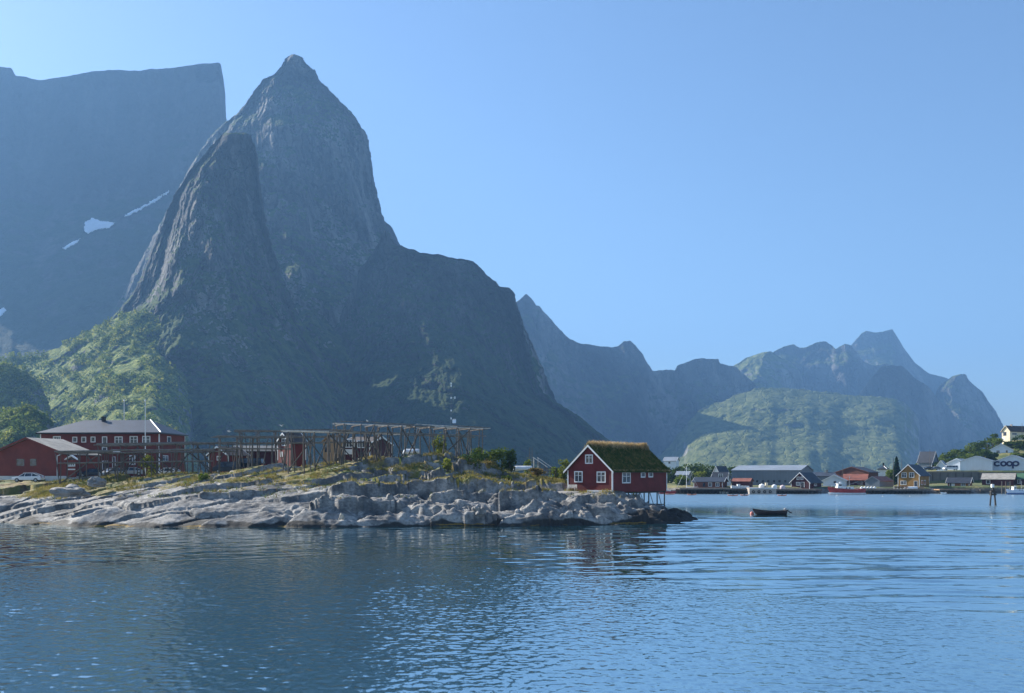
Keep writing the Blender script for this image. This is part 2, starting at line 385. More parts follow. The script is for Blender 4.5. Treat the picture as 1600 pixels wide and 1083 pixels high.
sheet('mountain', [(1170, 600, 4800), (1200, 556, 4800), (1207, 550, 4800), (1225, 542, 4800), (1240, 538, 4800), (1250, 544, 4800), (1262, 541, 4790), (1275, 536, 4780), (1290, 534, 4770), (1300, 540, 4760), (1306, 546, 4750), (1313, 541, 4740), (1320, 537, 4730),
    (1330, 540, 4730), (1340, 552, 4740), (1350, 566, 4760), (1365, 572, 4780), (1385, 569, 4780), (1400, 573, 4790), (1440, 600, 4850), (1500, 660, 4900), (1540, 745, 5000)],
    [(0, 0), (30, 120), (90, 190), (140, 380), (220, 900)], M_FAR, nc=240, nr=120, amp=45, size=260, seed=35, jit=1.2, spur=.3)
sheet('mountain', [(1290, 600, 5600), (1325, 545, 5600), (1336, 533, 5600), (1345, 522, 5600), (1353, 517, 5600), (1362, 519, 5600), (1370, 519.5, 5600), (1382, 518, 5590), (1394, 514.5, 5590), (1399, 522, 5600), (1415, 548, 5620), (1430, 567, 5640), (1450, 583, 5660),
    (1465, 587, 5680), (1480, 591, 5700), (1520, 640, 5750), (1580, 745, 5900)],
    [(0, 0), (50, 160), (120, 380), (230, 900)], M_FAR, nc=170, nr=100, amp=50, size=280, seed=37, jit=1.0, spur=.3)
loft('mountain', [(1498, 585), (1488, 588), (1475, 597), (1466, 606), (1450, 640), (1430, 700), (1410, 745), (1400, 800)], [(1502, 584), (1508, 585), (1514, 594), (1522, 602), (1536, 614), (1549, 633), (1560, 650), (1567, 664), (1572, 674), (1600, 720), (1640, 760), (1660, 800)],
    4500, [(584, 15), (640, 180), (690, 400), (745, 700), (800, 800)], [(-1, 0), (-.7, .6), (-.3, .95), (0, 1), (.5, .7), (1, 0)], M_FAR, nr=120, nc=100, amp=35, size=200, seed=39, jit=.8)
sheet('mountain', [(1310, 660, 4050), (1340, 620, 4050), (1362, 590, 4050), (1378, 573, 4050), (1392, 571, 4050), (1410, 572, 4060), (1428, 590, 4080), (1450, 604, 4100), (1465, 622, 4120), (1482, 641, 4150), (1510, 668, 4180), (1540, 690, 4200), (1575, 715, 4250), (1610, 745, 4300)],
    [(0, 0), (40, 40), (100, 130), (170, 330), (230, 600)], M_FAR, nc=180, nr=110, amp=32, size=220, seed=41, jit=1.0, spur=.2)
# low far land closing the view at the right edge
sheet('mountain', [(1540, 700, 5200), (1570, 678, 5200), (1590, 672, 5200), (1640, 676, 5200), (1720, 690, 5200), (1900, 720, 5200), (2050, 750, 5200)], [(0, 0), (40, 300), (130, 900)], M_FAR, nc=80, nr=40, amp=25, size=250, seed=43)
# the sunlit green slope below them
sheet('mountain', [(940, 790, 3360), (1000, 742, 3365), (1040, 703, 3370), (1075, 660, 3390), (1095, 640, 3410), (1120, 629, 3430), (1150, 617, 3450), (1180, 607, 3470), (1210, 605, 3470), (1250, 608, 3470), (1290, 613, 3460), (1340, 618, 3450), (1400, 622, 3430), (1412, 628, 3430), (1424, 640, 3440), (1436, 655, 3460),
    (1438, 672, 3490), (1428, 700, 3520), (1440, 745, 3570)],
    [(0, 0), (30, 150), (70, 330), (120, 560), (160, 700)], M_GREEN, nc=340, nr=140, amp=28, size=260, seed=45, jit=2.2, rib=.25, spur=.1)

# the green hillside at the foot of the spire
hill = sheet('hill', [(-420, 600, 1500), (-200, 560, 1450), (-60, 556, 1400), (0, 560, 1380), (40, 558, 1370), (62, 555, 1360), (95, 540, 1350), (130, 521, 1340), (160, 506, 1330), (185, 494, 1320), (205, 486, 1310), (228, 486, 1300), (250, 500, 1290), (275, 514, 1285), (298, 550, 1290), (312, 600, 1300), (322, 660, 1310), (335, 700, 1320), (352, 745, 1330)],
    [(0, 0), (40, 80), (90, 190), (150, 320), (190, 400), (260, 470)], M_HILL, nc=320, nr=190, amp=20, size=75, seed=51, jit=2.2, rib=.3, backdepth=300, spur=.1)
loft('hill', [(0, 566), (-30, 575), (-70, 600), (-110, 660), (-130, 800)], [(6, 566), (30, 575), (52, 590), (66, 606), (74, 625), (80, 650), (95, 700), (100, 800)], 1020, [(566, 5), (620, 60), (700, 120), (800, 150)],
    [(-1, 0), (-.5, .8), (0, 1), (.5, .9), (.85, .5), (1, 0)], M_HILL, nr=80, nc=70, amp=7, size=40, seed=53)
loft('hill', [(30, 636), (10, 640), (-20, 655), (-60, 690), (-100, 800)], [(40, 635), (55, 637), (72, 645), (82, 660), (90, 690), (110, 800)], 640, [(635, 4), (680, 50), (745, 90), (800, 100)],
    [(-1, 0), (-.5, .8), (0, 1), (.5, .9), (.85, .5), (1, 0)], M_HILL, nr=60, nc=60, amp=4, size=24, seed=55)
# scattered mountain scrub and birches on that hillside
def bvh(o): return BVHTree.FromPolygons([v.co for v in o.data.vertices], [p.vertices[:] for p in o.data.polygons])
CAMP = Vector((0, 0, H))
def cast(tree, px, py):
    d = (P(px, py, 1.0) - CAMP).normalized()
    return tree.ray_cast(CAMP, d)[0]
def leaf_cards(cent, rad, n, size, rng, flat=1.0):
    """n leaf-sized quads inside an ellipsoid clump"""
    d = rng.normal(size=(n, 3)); d /= np.linalg.norm(d, axis=1)[:, None]
    rr = rng.uniform(.35, 1.0, n) ** .6
    c = np.asarray(cent) + d * rr[:, None] * np.asarray(rad)
    a = rng.normal(size=(n, 3)); a /= np.linalg.norm(a, axis=1)[:, None]
    b = np.cross(a, rng.normal(size=(n, 3))); b /= np.linalg.norm(b, axis=1)[:, None]
    s = (size * rng.uniform(.6, 1.4, n))[:, None]
    return np.stack([c - a * s, c - b * s * .7, c + a * s, c + b * s * .7], 1).reshape(-1, 3)
def quads_for(V): return np.arange(len(V)).reshape(-1, 4)
_rg = np.random.RandomState(5)
_t = bvh(hill); _t2 = [bvh(o) for o in bpy.data.objects if o.name.startswith('hill.')]
_vs = []
for _ in range(3400):
    px, py = _rg.uniform(-60, 310), _rg.uniform(490, 745)
    tt = _t
    for q in _t2:
        h = cast(q, px, py)
        if h: tt = q
    h = cast(tt, px, py)
    if not h: continue
    k = noise3(px / 34.0, py / 16.0, 3.3)
    if tt is _t and k < -.12 and py > 540: continue
    r = _rg.uniform(2.4, 5.6) * (h.y / 1150) ** .8
    _vs.append(leaf_cards((h.x, h.y, h.z + r * .5), (r, r, r * _rg.uniform(.8, 1.3)), 20, r * .34, _rg))
_V = np.concatenate(_vs)
M_SCRUB = leafmat('scrub_leaf', (.06, .10, .016), (.19, .23, .04), (.34, .33, .065), scale=.035)
tag(np_mesh('hillside_scrub', _V, quads_for(_V), M_SCRUB), 'sunlit green birch scrub covering the hillside below the rock spire', 'scrub', kind='stuff')

# snow patches lying on the far wall
M_SNOW = plain('snow', (.82, .85, .9), .6, .06, .05)
_tw = bvh(wall)
def snow(poly, label):
    poly = np.array(poly, float); x0, y0 = poly.min(0); x1, y1 = poly.max(0)
    nx, ny = 84, 44; gx, gy = np.linspace(x0, x1, nx), np.linspace(y0, y1, ny)
    def inside(x, y):
        x, y = x + 1.6 * float(fbm(x / 3.0, y / 3.0, .7, 3)), y + 1.3 * float(fbm(x / 3.0, y / 3.0, 5.7, 3))
        c = False; j = len(poly) - 1
        for i in range(len(poly)):
            if (poly[i][1] > y) != (poly[j][1] > y) and x < (poly[j][0] - poly[i][0]) * (y - poly[i][1]) / (poly[j][1] - poly[i][1]) + poly[i][0]: c = not c
            j = i
        return c
    mb = MB(); n = 0
    ax = Vector((0, -1, .6)).normalized()
    for i in range(nx - 1):
        for j in range(ny - 1):
            if not inside((gx[i] + gx[i + 1]) / 2, (gy[j] + gy[j + 1]) / 2): continue
            ps = [cast(_tw, a, b) for a, b in ((gx[i], gy[j + 1]), (gx[i + 1], gy[j + 1]), (gx[i + 1], gy[j]), (gx[i], gy[j]))]
            if any(p is None for p in ps): continue
            mb.hexa([p - ax * 6 for p in ps] + [p + ax * 1.6 for p in ps]); n += 1
    if n:
        o = mb.build('snow_patch', M_SNOW, None, False); tag(o, label, 'snow patch', 'snow patches on the shaded wall')
snow([(131, 360), (134, 347), (145, 341), (153, 345), (168, 347), (180, 349), (170, 356), (155, 358), (143, 362), (137, 366)], 'largest snow patch, a wedge lying at the foot of the shaded mountain wall')
snow([(194, 339), (200, 334), (208, 329), (217, 326.5), (224, 321.5), (233, 318), (241, 312), (250, 307), (258, 302.5), (266, 298), (261, 303.5), (254, 308), (247, 313), (240, 317), (231, 322), (224, 325), (214, 331), (207, 334), (200, 338)], 'long thin snow streak rising towards the sunlit spire')
snow([(98, 388), (106, 384), (112, 379), (121, 376), (126, 372), (120, 380), (110, 385), (101, 390)], 'small broken snow streak below the wedge-shaped snow patch')
snow([(-30, 495), (0, 484), (7, 481), (10, 485), (3, 493), (-10, 500), (-30, 505)], 'snow patch lowest on the shaded wall at the photo edge')

# ------------------------------------------------------------------ the rocky point
YW = [(-900, 128), (0, 127.5), (60, 122), (130, 119.4), (190, 116), (250, 114), (400, 113.5), (530, 113.5), (620, 115), (700, 116), (850, 116.5), (940, 118), (1000, 121), (1050, 125), (1090, 131), (1105, 134), (1130, 140), (1700, 150)]
CREST = [(-900, 5.6), (-100, 5.4), (0, 5.5), (60, 5.3), (100, 5.4), (180, 5.8), (250, 6.1), (330, 7.0), (450, 7.9), (520, 8.5), (600, 9.1), (650, 9.5), (690, 9.5), (730, 8.6), (780, 7.0), (830, 5.9), (880, 4.6), (920, 4.3), (960, 3.8), (1000, 2.8), (1040, 1.6), (1075, .8), (1098, .1), (1110, -1.2), (1700, -5)]
RUN = [(-900, 22), (0, 20), (100, 22), (250, 27), (560, 27), (690, 26), (780, 22), (850, 14), (900, 11), (960, 10), (1100, 8), (1700, 8)]
PLAT = [(-900, 6.2), (250, 6.25), (330, 6.6), (420, 6.8), (520, 7.6), (600, 8.2), (680, 8.2), (760, 7.0), (830, 6.3), (880, 5.6), (905, 3.0), (930, -1.5), (1700, -5)]
gx = np.arange(-112, 40.01, .2); gy = np.concatenate([np.arange(108, 152, .19), np.arange(152, 185, .8), np.arange(185, 275, 4.0)])
GX, GY = np.meshgrid(gx, gy)
PXg = PX0 + GX / 130.0 * F
yw = interp(YW, PXg) + .9 * fbm(GX / 7, GY / 40, .3, 4); run = interp(RUN, PXg); cz = interp(CREST, PXg); pz = interp(PLAT, PX0 + GX / np.maximum(GY, 130) * F)
t_ = (GY - yw) / run
ramp = np.where(t_ < 0, t_ * 1.2, np.clip(t_, 0, 1) ** .78)
hb = np.where(t_ < 0, t_ * run * .35, np.where(cz > 0, cz * np.clip(ramp, 0, 1), cz))
hb = hb + (pz - hb) * sstep(1.0, 1.9, t_)
B = math.radians(24)
wx = GX + 1.6 * fbm(GX / 9, GY / 9, 1.1, 2); wy = GY + 1.0 * fbm(GX / 9, GY / 9, 6.1, 3)
U = wx * math.cos(B) + wy * math.sin(B); W = -wx * math.sin(B) + wy * math.cos(B)
f1, f2, du, dv, r = voronoi(U / 12.0, W / 3.0, 5)
big = (r[0] - .45) * 1.5 + (r[1] - .35) * du * 1.5 + (r[2] - .15) * dv * 1.7
crack = -.5 * np.exp(-((f2 - f1) / .04) ** 2)
U2 = U * math.cos(.5) - W * math.sin(.5); W2 = U * math.sin(.5) + W * math.cos(.5)
e1, e2, eu, ev, q = voronoi(U2 / 2.9 + 3.1, W2 / 1.5, 19)
small = (q[0] - .45) * .6 + (q[1] - .4) * eu * .9 + (q[2] - .3) * ev * .9 - .22 * np.exp(-((e2 - e1) / .09) ** 2)
g1, g2, gu, gv, q3 = voronoi(U / 1.3, W / .9 + 1.7, 33)
tiny = (q3[0] - .45) * .24 + (q3[1] - .5) * gu * .45 + (q3[2] - .4) * gv * .45
rough_zone = sstep(480, 660, PXg) * .75 + .3 + .5 * sstep(760, 840, PXg)
dYs = du * 12.0 * math.sin(B) + dv * 3.0 * math.cos(B)
gYb = np.gradient(hb, axis=0) / np.gradient(GY, axis=0)
gYb = np.clip(gYb, 0, .9)
blocky = .42 + .75 * sstep(470, 720, PXg)
terr = -1.0 * gYb * dYs * blocky
dYt = eu * 2.9 * math.sin(B + .5) + ev * 1.5 * math.cos(B + .5)
terr = terr - .12 * gYb * dYt
big = (r[0] - .45) * 1.0 + (r[1] - .30) * du * 2.0 + (r[2] - .30) * dv * 1.3
dome = np.where(q3[0] > .66, np.maximum(0, 1 - (g1 / .48) ** 2) * (.2 + .35 * q3[1]), 0) * np.maximum(sstep(.42, .15, t_) * sstep(380, 560, PXg), .8 * sstep(640, 760, PXg) * sstep(.9, .5, t_))
relief = terr + dome + big * (1.0 + .25 * sstep(480, 700, PXg)) + crack * .8 + small * rough_zone + tiny * rough_zone + .05 * fbm(GX / 1.0, GY / 1.0, 2.2, 4)
rm = np.clip(.45 + t_ * 4, .2, 1) * (.15 + .85 * sstep(-.5, .9, cz)) * (1 - .8 * sstep(1.15, 1.8, t_)) * np.where(PXg < 95, .55 + .45 * sstep(.9, .4, t_), 1)
HZ = hb + relief * rm * np.clip(.65 + hb * .25, .5, 1) + (-.35) * 0
HZ = np.where((t_ > 1.9), hb + .12 * fbm(GX / 3, GY / 3, .4, 3), HZ)
_ca, _sa = math.cos(math.radians(40)), math.sin(math.radians(40)); _cx, _cy = (957 - PX0) / F * 130, 130.0
_lx = (GX - _cx) * _ca - (GY - _cy) * _sa; _ly = (GX - _cx) * _sa + (GY - _cy) * _ca
_out = np.maximum(np.maximum(_lx - 0, -8.0 - _lx), np.maximum(-_ly, _ly - 16)); _out = np.maximum(_out, 0)
HZ = np.where((_out < 8) & (GY < 136), np.minimum(HZ, H + (PY0 - 766.5) / F * 130 - .03 - .10 * _out + .22 * np.maximum(0, _out - 6)), HZ)
def ground(x, y):
    i = int(np.clip(np.searchsorted(gx, x) - 1, 0, len(gx) - 2)); j = int(np.clip(np.searchsorted(gy, y) - 1, 0, len(gy) - 2))
    a = (x - gx[i]) / (gx[i + 1] - gx[i]); b = (y - gy[j]) / (gy[j + 1] - gy[j])
    return float(HZ[j, i] * (1 - a) * (1 - b) + HZ[j, i + 1] * a * (1 - b) + HZ[j + 1, i] * (1 - a) * b + HZ[j + 1, i + 1] * a * b)
def shore_rock():
    m = NT('shore_rock'); p = m.pos(); x, y, z = m.sep(p); nz = m.sep(m.normal())[2]
    n1 = m.noise(p, .35, 8, .62); n2 = m.noise(m.mapping(p, (1, 1, 1.6), (0, 0, .42)), 2.2, 7, .65)
    c = m.mix(m.rng(n1, .35, .66), (.10, .10, .10), (.38, .362, .335))
    c = m.mix(m.rng(n2, .42, .7, 0, .6), c, (.06, .06, .062))
    c = m.mix(m.rng(m.noise(p, .8, 6, .7), .58, .68, 0, .35), c, (.28, .25, .215))        # lichen and iron stain
    # turf and moss in the hollows
    k = m.math('ADD', m.math('MULTIPLY', m.math('SUBTRACT', m.noise(p, .22, 7, .6), .5), 2.2), m.rng(z, 2.6, 6.5, -.55, .22))
    k = m.math('ADD', k, m.rng(nz, .75, .98, -.35, .12))
    g = m.mix(m.rng(m.noise(p, .5, 5), .4, .62), (.13, .13, .03), (.25, .19, .075))
    g = m.mix(m.rng(m.noise(p, .33, 5), .57, .68), g, (.12, .075, .04)); g = m.mix(m.rng(m.noise(p, .27, 5), .54, .62), g, (.07, .10, .02))
    k = m.math('MAXIMUM', k, m.rng(y, 143, 150, -1, 1)); k = m.math('ADD', k, m.math('MULTIPLY', m.rng(x, -56, -62), m.rng(z, 3.0, 3.8, 0, .9)))
    c = m.mix(m.rng(k, -.02, .16), c, g)
    # tide mark: dark wet weed, a thin yellow weed line
    zz = m.math('ADD', z, m.math('MULTIPLY', m.math('SUBTRACT', m.noise(p, .5, 5), .5), .8))
    xd = m.math('ADD', m.rng(x, 12, 22, 0, 1.0), m.rng(m.noise(p, .13, 3), .42, .6, -.3, .25))
    c = m.mix(m.rng(zz, m.math('MULTIPLY_ADD', xd, 1.4, .5), m.math('MULTIPLY_ADD', xd, 1.6, .8), 1, 0), c, (.035, .033, .03))
    c = m.mix(m.math('MULTIPLY', m.rng(m.math('ABSOLUTE', m.math('SUBTRACT', zz, .16)), .06, .12, .8, 0), m.rng(m.noise(p, .16, 4), .52, .6)), c, (.26, .16, .03))
    m.l(c, m.b.inputs['Base Color']); m.b.inputs['Roughness'].default_value = .82; m.b.inputs['Specular IOR Level'].default_value = .25
    m.l(m.bump(m.math('ADD', n2, m.math('MULTIPLY', m.noise(p, 7, 5), .4)), .10, .8), m.b.inputs['Normal'])
    return m.m
rock = np_mesh('rocky_ground', np.stack([GX, GY, HZ], -1), grid_quads(len(gy), len(gx))[:, ::-1], shore_rock(), smooth=False)
rock['kind'] = 'structure'

# ------------------------------------------------------------------ water
def yb_np(x): return 76 - np.maximum(0, x + 11) * .97 - np.maximum(0, -(x + 11)) * .5
ks = np.concatenate([np.linspace(-3, -.72, 30)[:-1], np.linspace(-.72, .72, 900), np.linspace(.72, 3, 30)[1:]])
ys = [19.0]
while ys[-1] < 9000:
    y = ys[-1]
    ys.append(y + (.10 if y < 50 else .10 + (y - 50) * .004 if y < 160 else (y - 160) * .06 + .55))
ys = np.array(ys); KK, YY = np.meshgrid(ks, ys); XX = KK * YY
def wave(x, y):
    near = sstep(3.0, -3.0, y - yb_np(x) - 1.2 * fbm(x / 5, y / 5, .7, 3))
    gust = .55 + .45 * np.clip(.5 + .9 * fbm(x / 9, y / 14, 4.4, 4), 0, 1.4)
    calm_l = 1 - .35 * sstep(-5, -16, x)
    h = near * gust * (1.35 - .35 * sstep(-14, 0, x)) * (.019 * fbm(x / .42, y / .34, .2, 3, .55) + .014 * fbm(x / 1.1, y / .7, 2.2, 2))
    sw = (1 - near) * sstep(165, 125, y)
    right = .35 + .65 * sstep(4, 16, x)
    yy = y + 1.5 * fbm(x / 14, y / 10, 3.1, 3) + .018 * (x - 30) ** 2 * .35
    h = h + sw * right * (.040 * np.sin(yy / .82 + 1.3 * fbm(x / 12, y / 5, 7.7, 2)) + .022 * np.sin(yy / .47 + 2.2 * fbm(x / 6, y / 3, 2.7, 2)))
    h = h + sw * .028 * fbm(x / 2.6, y / 1.0, 5.5, 3)
    return h
ZZ = np.where(YY < 170, wave(XX, YY), 0.0)
def water_mat():
    m = NT('water'); p = m.pos(); x, y, z = m.sep(p)
    m.b.inputs['Base Color'].default_value = (.01, .045, .06, 1)
    m.b.inputs['IOR'].default_value = 1.7
    m.b.inputs['Specular IOR Level'].default_value = .5
    xx = m.math('ADD', x, 11.0)
    yb = m.math('SUBTRACT', m.math('SUBTRACT', 76.0, m.math('MULTIPLY', m.math('MAXIMUM', xx, 0.0), .97)), m.math('MULTIPLY', m.math('MAXIMUM', m.math('MULTIPLY', xx, -1.0), 0.0), .5))
    near = m.rng(m.math('SUBTRACT', y, yb), -3, 3, 1, 0)
    far = m.rng(m.math('ADD', y, m.math('ADD', m.math('MULTIPLY', x, .45), m.math('MULTIPLY', m.noise(p, .06, 4), 30.0))), 178, 250)
    rough = m.math('ADD', m.math('ADD', .035, m.math('MULTIPLY', near, .07)), m.math('MULTIPLY', far, .24))
    m.l(rough, m.b.inputs['Roughness'])
    amt = m.math('ADD', m.math('ADD', .02, m.math('MULTIPLY', near, .20)), m.math('MULTIPLY', far, .16))
    nc = m.noise(m.mapping(p, (1.6, 1, 1)), 3.2, 3, .6, out='Color')
    v = m.n('ShaderNodeVectorMath', operation='SUBTRACT'); m.l(nc, v.inputs[0]); v.inputs[1].default_value = (.5, .5, .5)
    v1 = m.n('ShaderNodeVectorMath', operation='MULTIPLY'); m.l(v.outputs[0], v1.inputs[0]); v1.inputs[1].default_value = (1, 1, 0)
    v2 = m.n('ShaderNodeVectorMath', operation='SCALE'); m.l(v1.outputs[0], v2.inputs[0]); m.l(amt, v2.inputs['Scale'])
    v3 = m.n('ShaderNodeVectorMath', operation='ADD'); m.l(m.normal(), v3.inputs[0]); m.l(v2.outputs[0], v3.inputs[1])
    v4 = m.n('ShaderNodeVectorMath', operation='NORMALIZE'); m.l(v3.outputs[0], v4.inputs[0])
    m.l(v4.outputs[0], m.b.inputs['Normal'])
    gl = m.n('ShaderNodeBsdfGlossy'); gl.inputs['Color'].default_value = (.84, .97, 1, 1); m.l(rough, gl.inputs['Roughness']); m.l(v4.outputs[0], gl.inputs['Normal'])
    mx = m.n('ShaderNodeMixShader'); mx.inputs[0].default_value = .5; m.l(m.b.outputs[0], mx.inputs[1]); m.l(gl.outputs[0], mx.inputs[2]); m.l(mx.outputs[0], m.out.inputs[0])
    return m.m
water = np_mesh('water', np.stack([XX, YY, ZZ], -1), grid_quads(len(ys), len(ks))[:, ::-1], water_mat(), smooth=True)
water['kind'] = 'structure'

# ------------------------------------------------------------------ materials of the built things
RED = plain('barn_red_boards', (.15, .02, .018), .75, .25, .6, boards='v', bw=.17)
DRED = plain('dark_red_boards', (.075, .014, .018), .8, .25, .6, boards='v', bw=.2)
HRED = plain('hall_red_siding', (.20, .04, .028), .75, .22, .5, boards='h', bw=.16)
BRED = plain('brown_red_boards', (.16, .055, .035), .8, .25, .6, boards='v', bw=.2)
OCHRE = plain('ochre_boards', (.30, .16, .035), .75, .2, .6, boards='v', bw=.2)
ORBR = plain('orange_brown_boards', (.26, .10, .03), .75, .2, .6, boards='v', bw=.2)
WHITE = plain('white_paint', (.78, .78, .77), .55, .10, 1.5)
CREAM = plain('cream_paint', (.75, .66, .48), .6, .10, .8)
PALE = plain('pale_blue_cladding', (.64, .70, .78), .6, .10, .15, boards='v', bw=.5)
GREYCLAD = plain('grey_cladding', (.16, .19, .23), .6, .12, .12, boards='v', bw=.6)
GREYWOOD = plain('weathered_grey_wood', (.115, .10, .085), .85, .35, 1.3, streak=True)
OLDLITPOLE = plain('silvered_sunlit_pole_wood', (.70, .66, .60), .8, .3, 1.7)  # pale old wood; on the tallest racks its brightness is painted sunlight
DARKWOOD = plain('dark_pile_wood', (.045, .038, .033), .85, .35, 1.0)
TANWOOD = plain('tan_wood', (.42, .27, .15), .8, .2, .8, boards='v', bw=.25)
SLATE = plain('dark_slate_roof', (.028, .035, .05), .6, .3, .7)
BLUEROOF = plain('blue_grey_roof', (.05, .058, .075), .45, .2, .4)
GREYROOF = plain('pale_grey_roof', (.22, .25, .29), .5, .15, .2)
LICHENROOF = plain('lichen_grey_roof', (.30, .28, .25), .85, .25, .9)
BROWNROOF = plain('dark_brown_roof', (.07, .055, .05), .8, .25, .6)
ORANGEROOF = plain('orange_tin_roof', (.24, .085, .055), .65, .3, .5)
GREENROOF = plain('green_roof', (.05, .12, .06), .7, .2, .5)
CONCRETE = plain('concrete', (.42, .36, .31), .9, .2, .6)
PLINTH = plain('plinth_white', (.6, .6, .58), .8, .15, .8)
DARK = plain('dark_opening', (.02, .022, .025), .6, .3, .8)
BLACKP = plain('black_plastic', (.02, .02, .022), .5, .2, 1)
STEEL = plain('grey_steel', (.35, .36, .38), .4, .15, 1, metal=.6)
RUBBER = plain('tyre_rubber', (.018, .018, .018), .85, .2, 2)
ORANGE = plain('orange_plastic', (.62, .16, .05), .45, .15, 1)
PINK = plain('faded_red_buoy', (.62, .22, .18), .5, .15, 1)
NAVY = plain('navy_paint', (.012, .012, .075), .5, .1, 1)
BOATRED = plain('boat_red', (.34, .035, .03), .4, .15, .6)
BOATBLUE = plain('boat_blue', (.05, .12, .30), .4, .15, .6)
TARRED = plain('tarred_boat_wood', (.035, .022, .02), .6, .3, 1.2)
GLASS = glassmat()

# ------------------------------------------------------------------ house builder
def house(name, label, cat, pxL, pxC, pxR, pyb, pye, pyp, Y, ang, wall, roof, trim=WHITE, gable='A', wins=(), over=.35, roof_t=.16, found=1.5, group=None,
          corner=True, barge=True, hip=0.0, chimney=None, wall2=None, winmat=None, plinth=None):
    """a house from its near corner (column pxC, distance Y); face A runs to column pxL, face B to column pxR"""
    if pxC > 1030 and ang < 30: ang = ang + math.degrees(math.atan((pxC - PX0) / F))
    a = math.radians(ang); ca, sa = math.cos(a), math.sin(a)
    k = (pxC - PX0) / F; C = Vector((k * Y, Y, zat(pyb, Y)))
    kL, kR = (pxL - PX0) / F, (pxR - PX0) / F
    WA = (C.x - kL * C.y) / (ca + kL * sa); LB = (kR * C.y - C.x) / (sa - kR * ca)
    eave = (pyb - pye) / F * Y
    mx, my = (-WA / 2, 0) if gable == 'A' else (0, LB / 2)
    if hip: mx, my = -WA / 2, LB / 2
    ym = C.y - mx * sa + my * ca
    ridge = zat(pyp, ym) - C.z
    root = thing(name, label, cat, C, -a, group)
    half, length = (WA / 2, LB) if gable == 'A' else (LB / 2, WA)
    if gable == 'A': tf = lambda u, v, z: (-WA / 2 + u, v, z)
    else: tf = lambda u, v, z: (-v, LB / 2 + u, z)
    prof = [(-half, -found), (half, -found), (half, eave)] + ([] if hip else [(0, ridge)]) + [(-half, eave)]
    MB().ext(([tf(u, 0, z) for u, z in prof], [tf(u, length, z) for u, z in prof]), 0).build('wall', wall, root)
    if plinth:
        MB().box(-WA - .06, .06, -.06, LB + .06, -found, .45).build('plinth', plinth, root)
    o = over; sl = (ridge - eave) / half; g = .02
    if hip:
        hw, hl, h = WA / 2, LB / 2, ridge - eave
        base = [(-WA - o, -o), (o, -o), (o, LB + o), (-WA - o, LB + o)]
        r0, r1 = (-WA + hip, LB / 2), (-hip * .8, LB / 2)
        v = [(x, y, eave - .12) for x, y in base] + [(x, y, eave + .10) for x, y in base] + [(r0[0], r0[1], ridge), (r1[0], r1[1], ridge)]
        f = [(0, 3, 2, 1), (0, 1, 5, 4), (1, 2, 6, 5), (2, 3, 7, 6), (3, 0, 4, 7), (4, 5, 9, 8), (5, 6, 9), (6, 7, 8, 9), (7, 4, 8)]
        ro = MB().add(v, f).build('roof', roof, root)
        mb = MB()
        mb.rod((o, -o, eave + .12), (r1[0], r1[1], ridge + .03), .12); mb.build('hip_flashing', WHITE, ro)
        m2 = MB(); m2.box(-WA - o - .05, o + .05, -o - .14, -o - .005, eave - .2, eave + .06); m2.build('gutter', BLACKP, ro)
    else:
        zl = lambda u: ridge - abs(u) * sl + g
        e = half + o
        pr = [(-e, zl(e)), (0, zl(0)), (e, zl(e)), (e, zl(e) + roof_t), (0, zl(0) + roof_t * 1.15), (-e, zl(e) + roof_t)]
        ro = MB().ext(([tf(u, -o, z) for u, z in pr], [tf(u, length + o, z) for u, z in pr]), 0).build('roof', roof, root)
        if barge:
            for s, v0 in ((0, -o - .06), (1, length + o + .005)):
                d = .24
                pb = [(-e - .02, zl(e) + roof_t - d), (0, zl(0) + roof_t - d), (e + .02, zl(e) + roof_t - d), (e + .02, zl(e) + roof_t + .03), (0, zl(0) + roof_t * 1.15 + .04), (-e - .02, zl(e) + roof_t + .03)]
                MB().ext(([tf(u, v0, z) for u, z in pb], [tf(u, v0 + .055, z) for u, z in pb]), 0).build('barge_board', trim, root)
    if corner:
        for cx, cy in ((0, 0), (-WA, 0), (0, LB)):
            sx = .03 if cx == 0 else -.03; sy = -.03 if cy == 0 else .03
            MB().box(min(cx + sx, cx - math.copysign(.15, sx)), max(cx + sx, cx - math.copysign(.15, sx)), min(cy + sy, cy - math.copysign(.15, sy)), max(cy + sy, cy - math.copysign(.15, sy)), -.3, eave - .02).build('corner_board', trim, root)
    if chimney:
        fu, fv, cw, chh = chimney
        x, y = (-WA * fu, LB * fv)
        u = (x + WA / 2) if gable == 'A' else (y - LB / 2)
        zr = ridge - abs(u) * sl if not hip else ridge - .5
        MB().box(x - cw / 2, x + cw / 2, y - cw / 2, y + cw / 2, zr - .4, ridge + chh).box(x - cw * .6, x + cw * .6, y - cw * .6, y + cw * .6, ridge + chh + .003, ridge + chh + .15).build('chimney', BLACKP if cw < .8 else CONCRETE, ro)
    for wn in wins:
        face, px, py, wp, hp = wn[:5]; kind = wn[5] if len(wn) > 5 else 'win'
        kk = (px - PX0) / F
        if face == 'A':
            d = (C.x - kk * C.y) / (ca + kk * sa); dep = C.y + d * sa; w = wp / F * dep / (ca + kk * sa)
            q = lambda s, t, n: (-d + s, -n, t)
        else:
            d = (kk * C.y - C.x) / (sa - kk * ca); dep = C.y + d * ca; w = wp / F * dep / (sa - kk * ca)
            q = lambda s, t, n: (n, d + s, t)
        zc = zat(py, dep) - C.z; h = hp / F * dep
        window(root, q, zc, w, h, kind, winmat or WHITE)
    return root, dict(C=C, W=WA, L=LB, eave=eave, ridge=ridge, a=a, tf=tf, half=half, length=length)
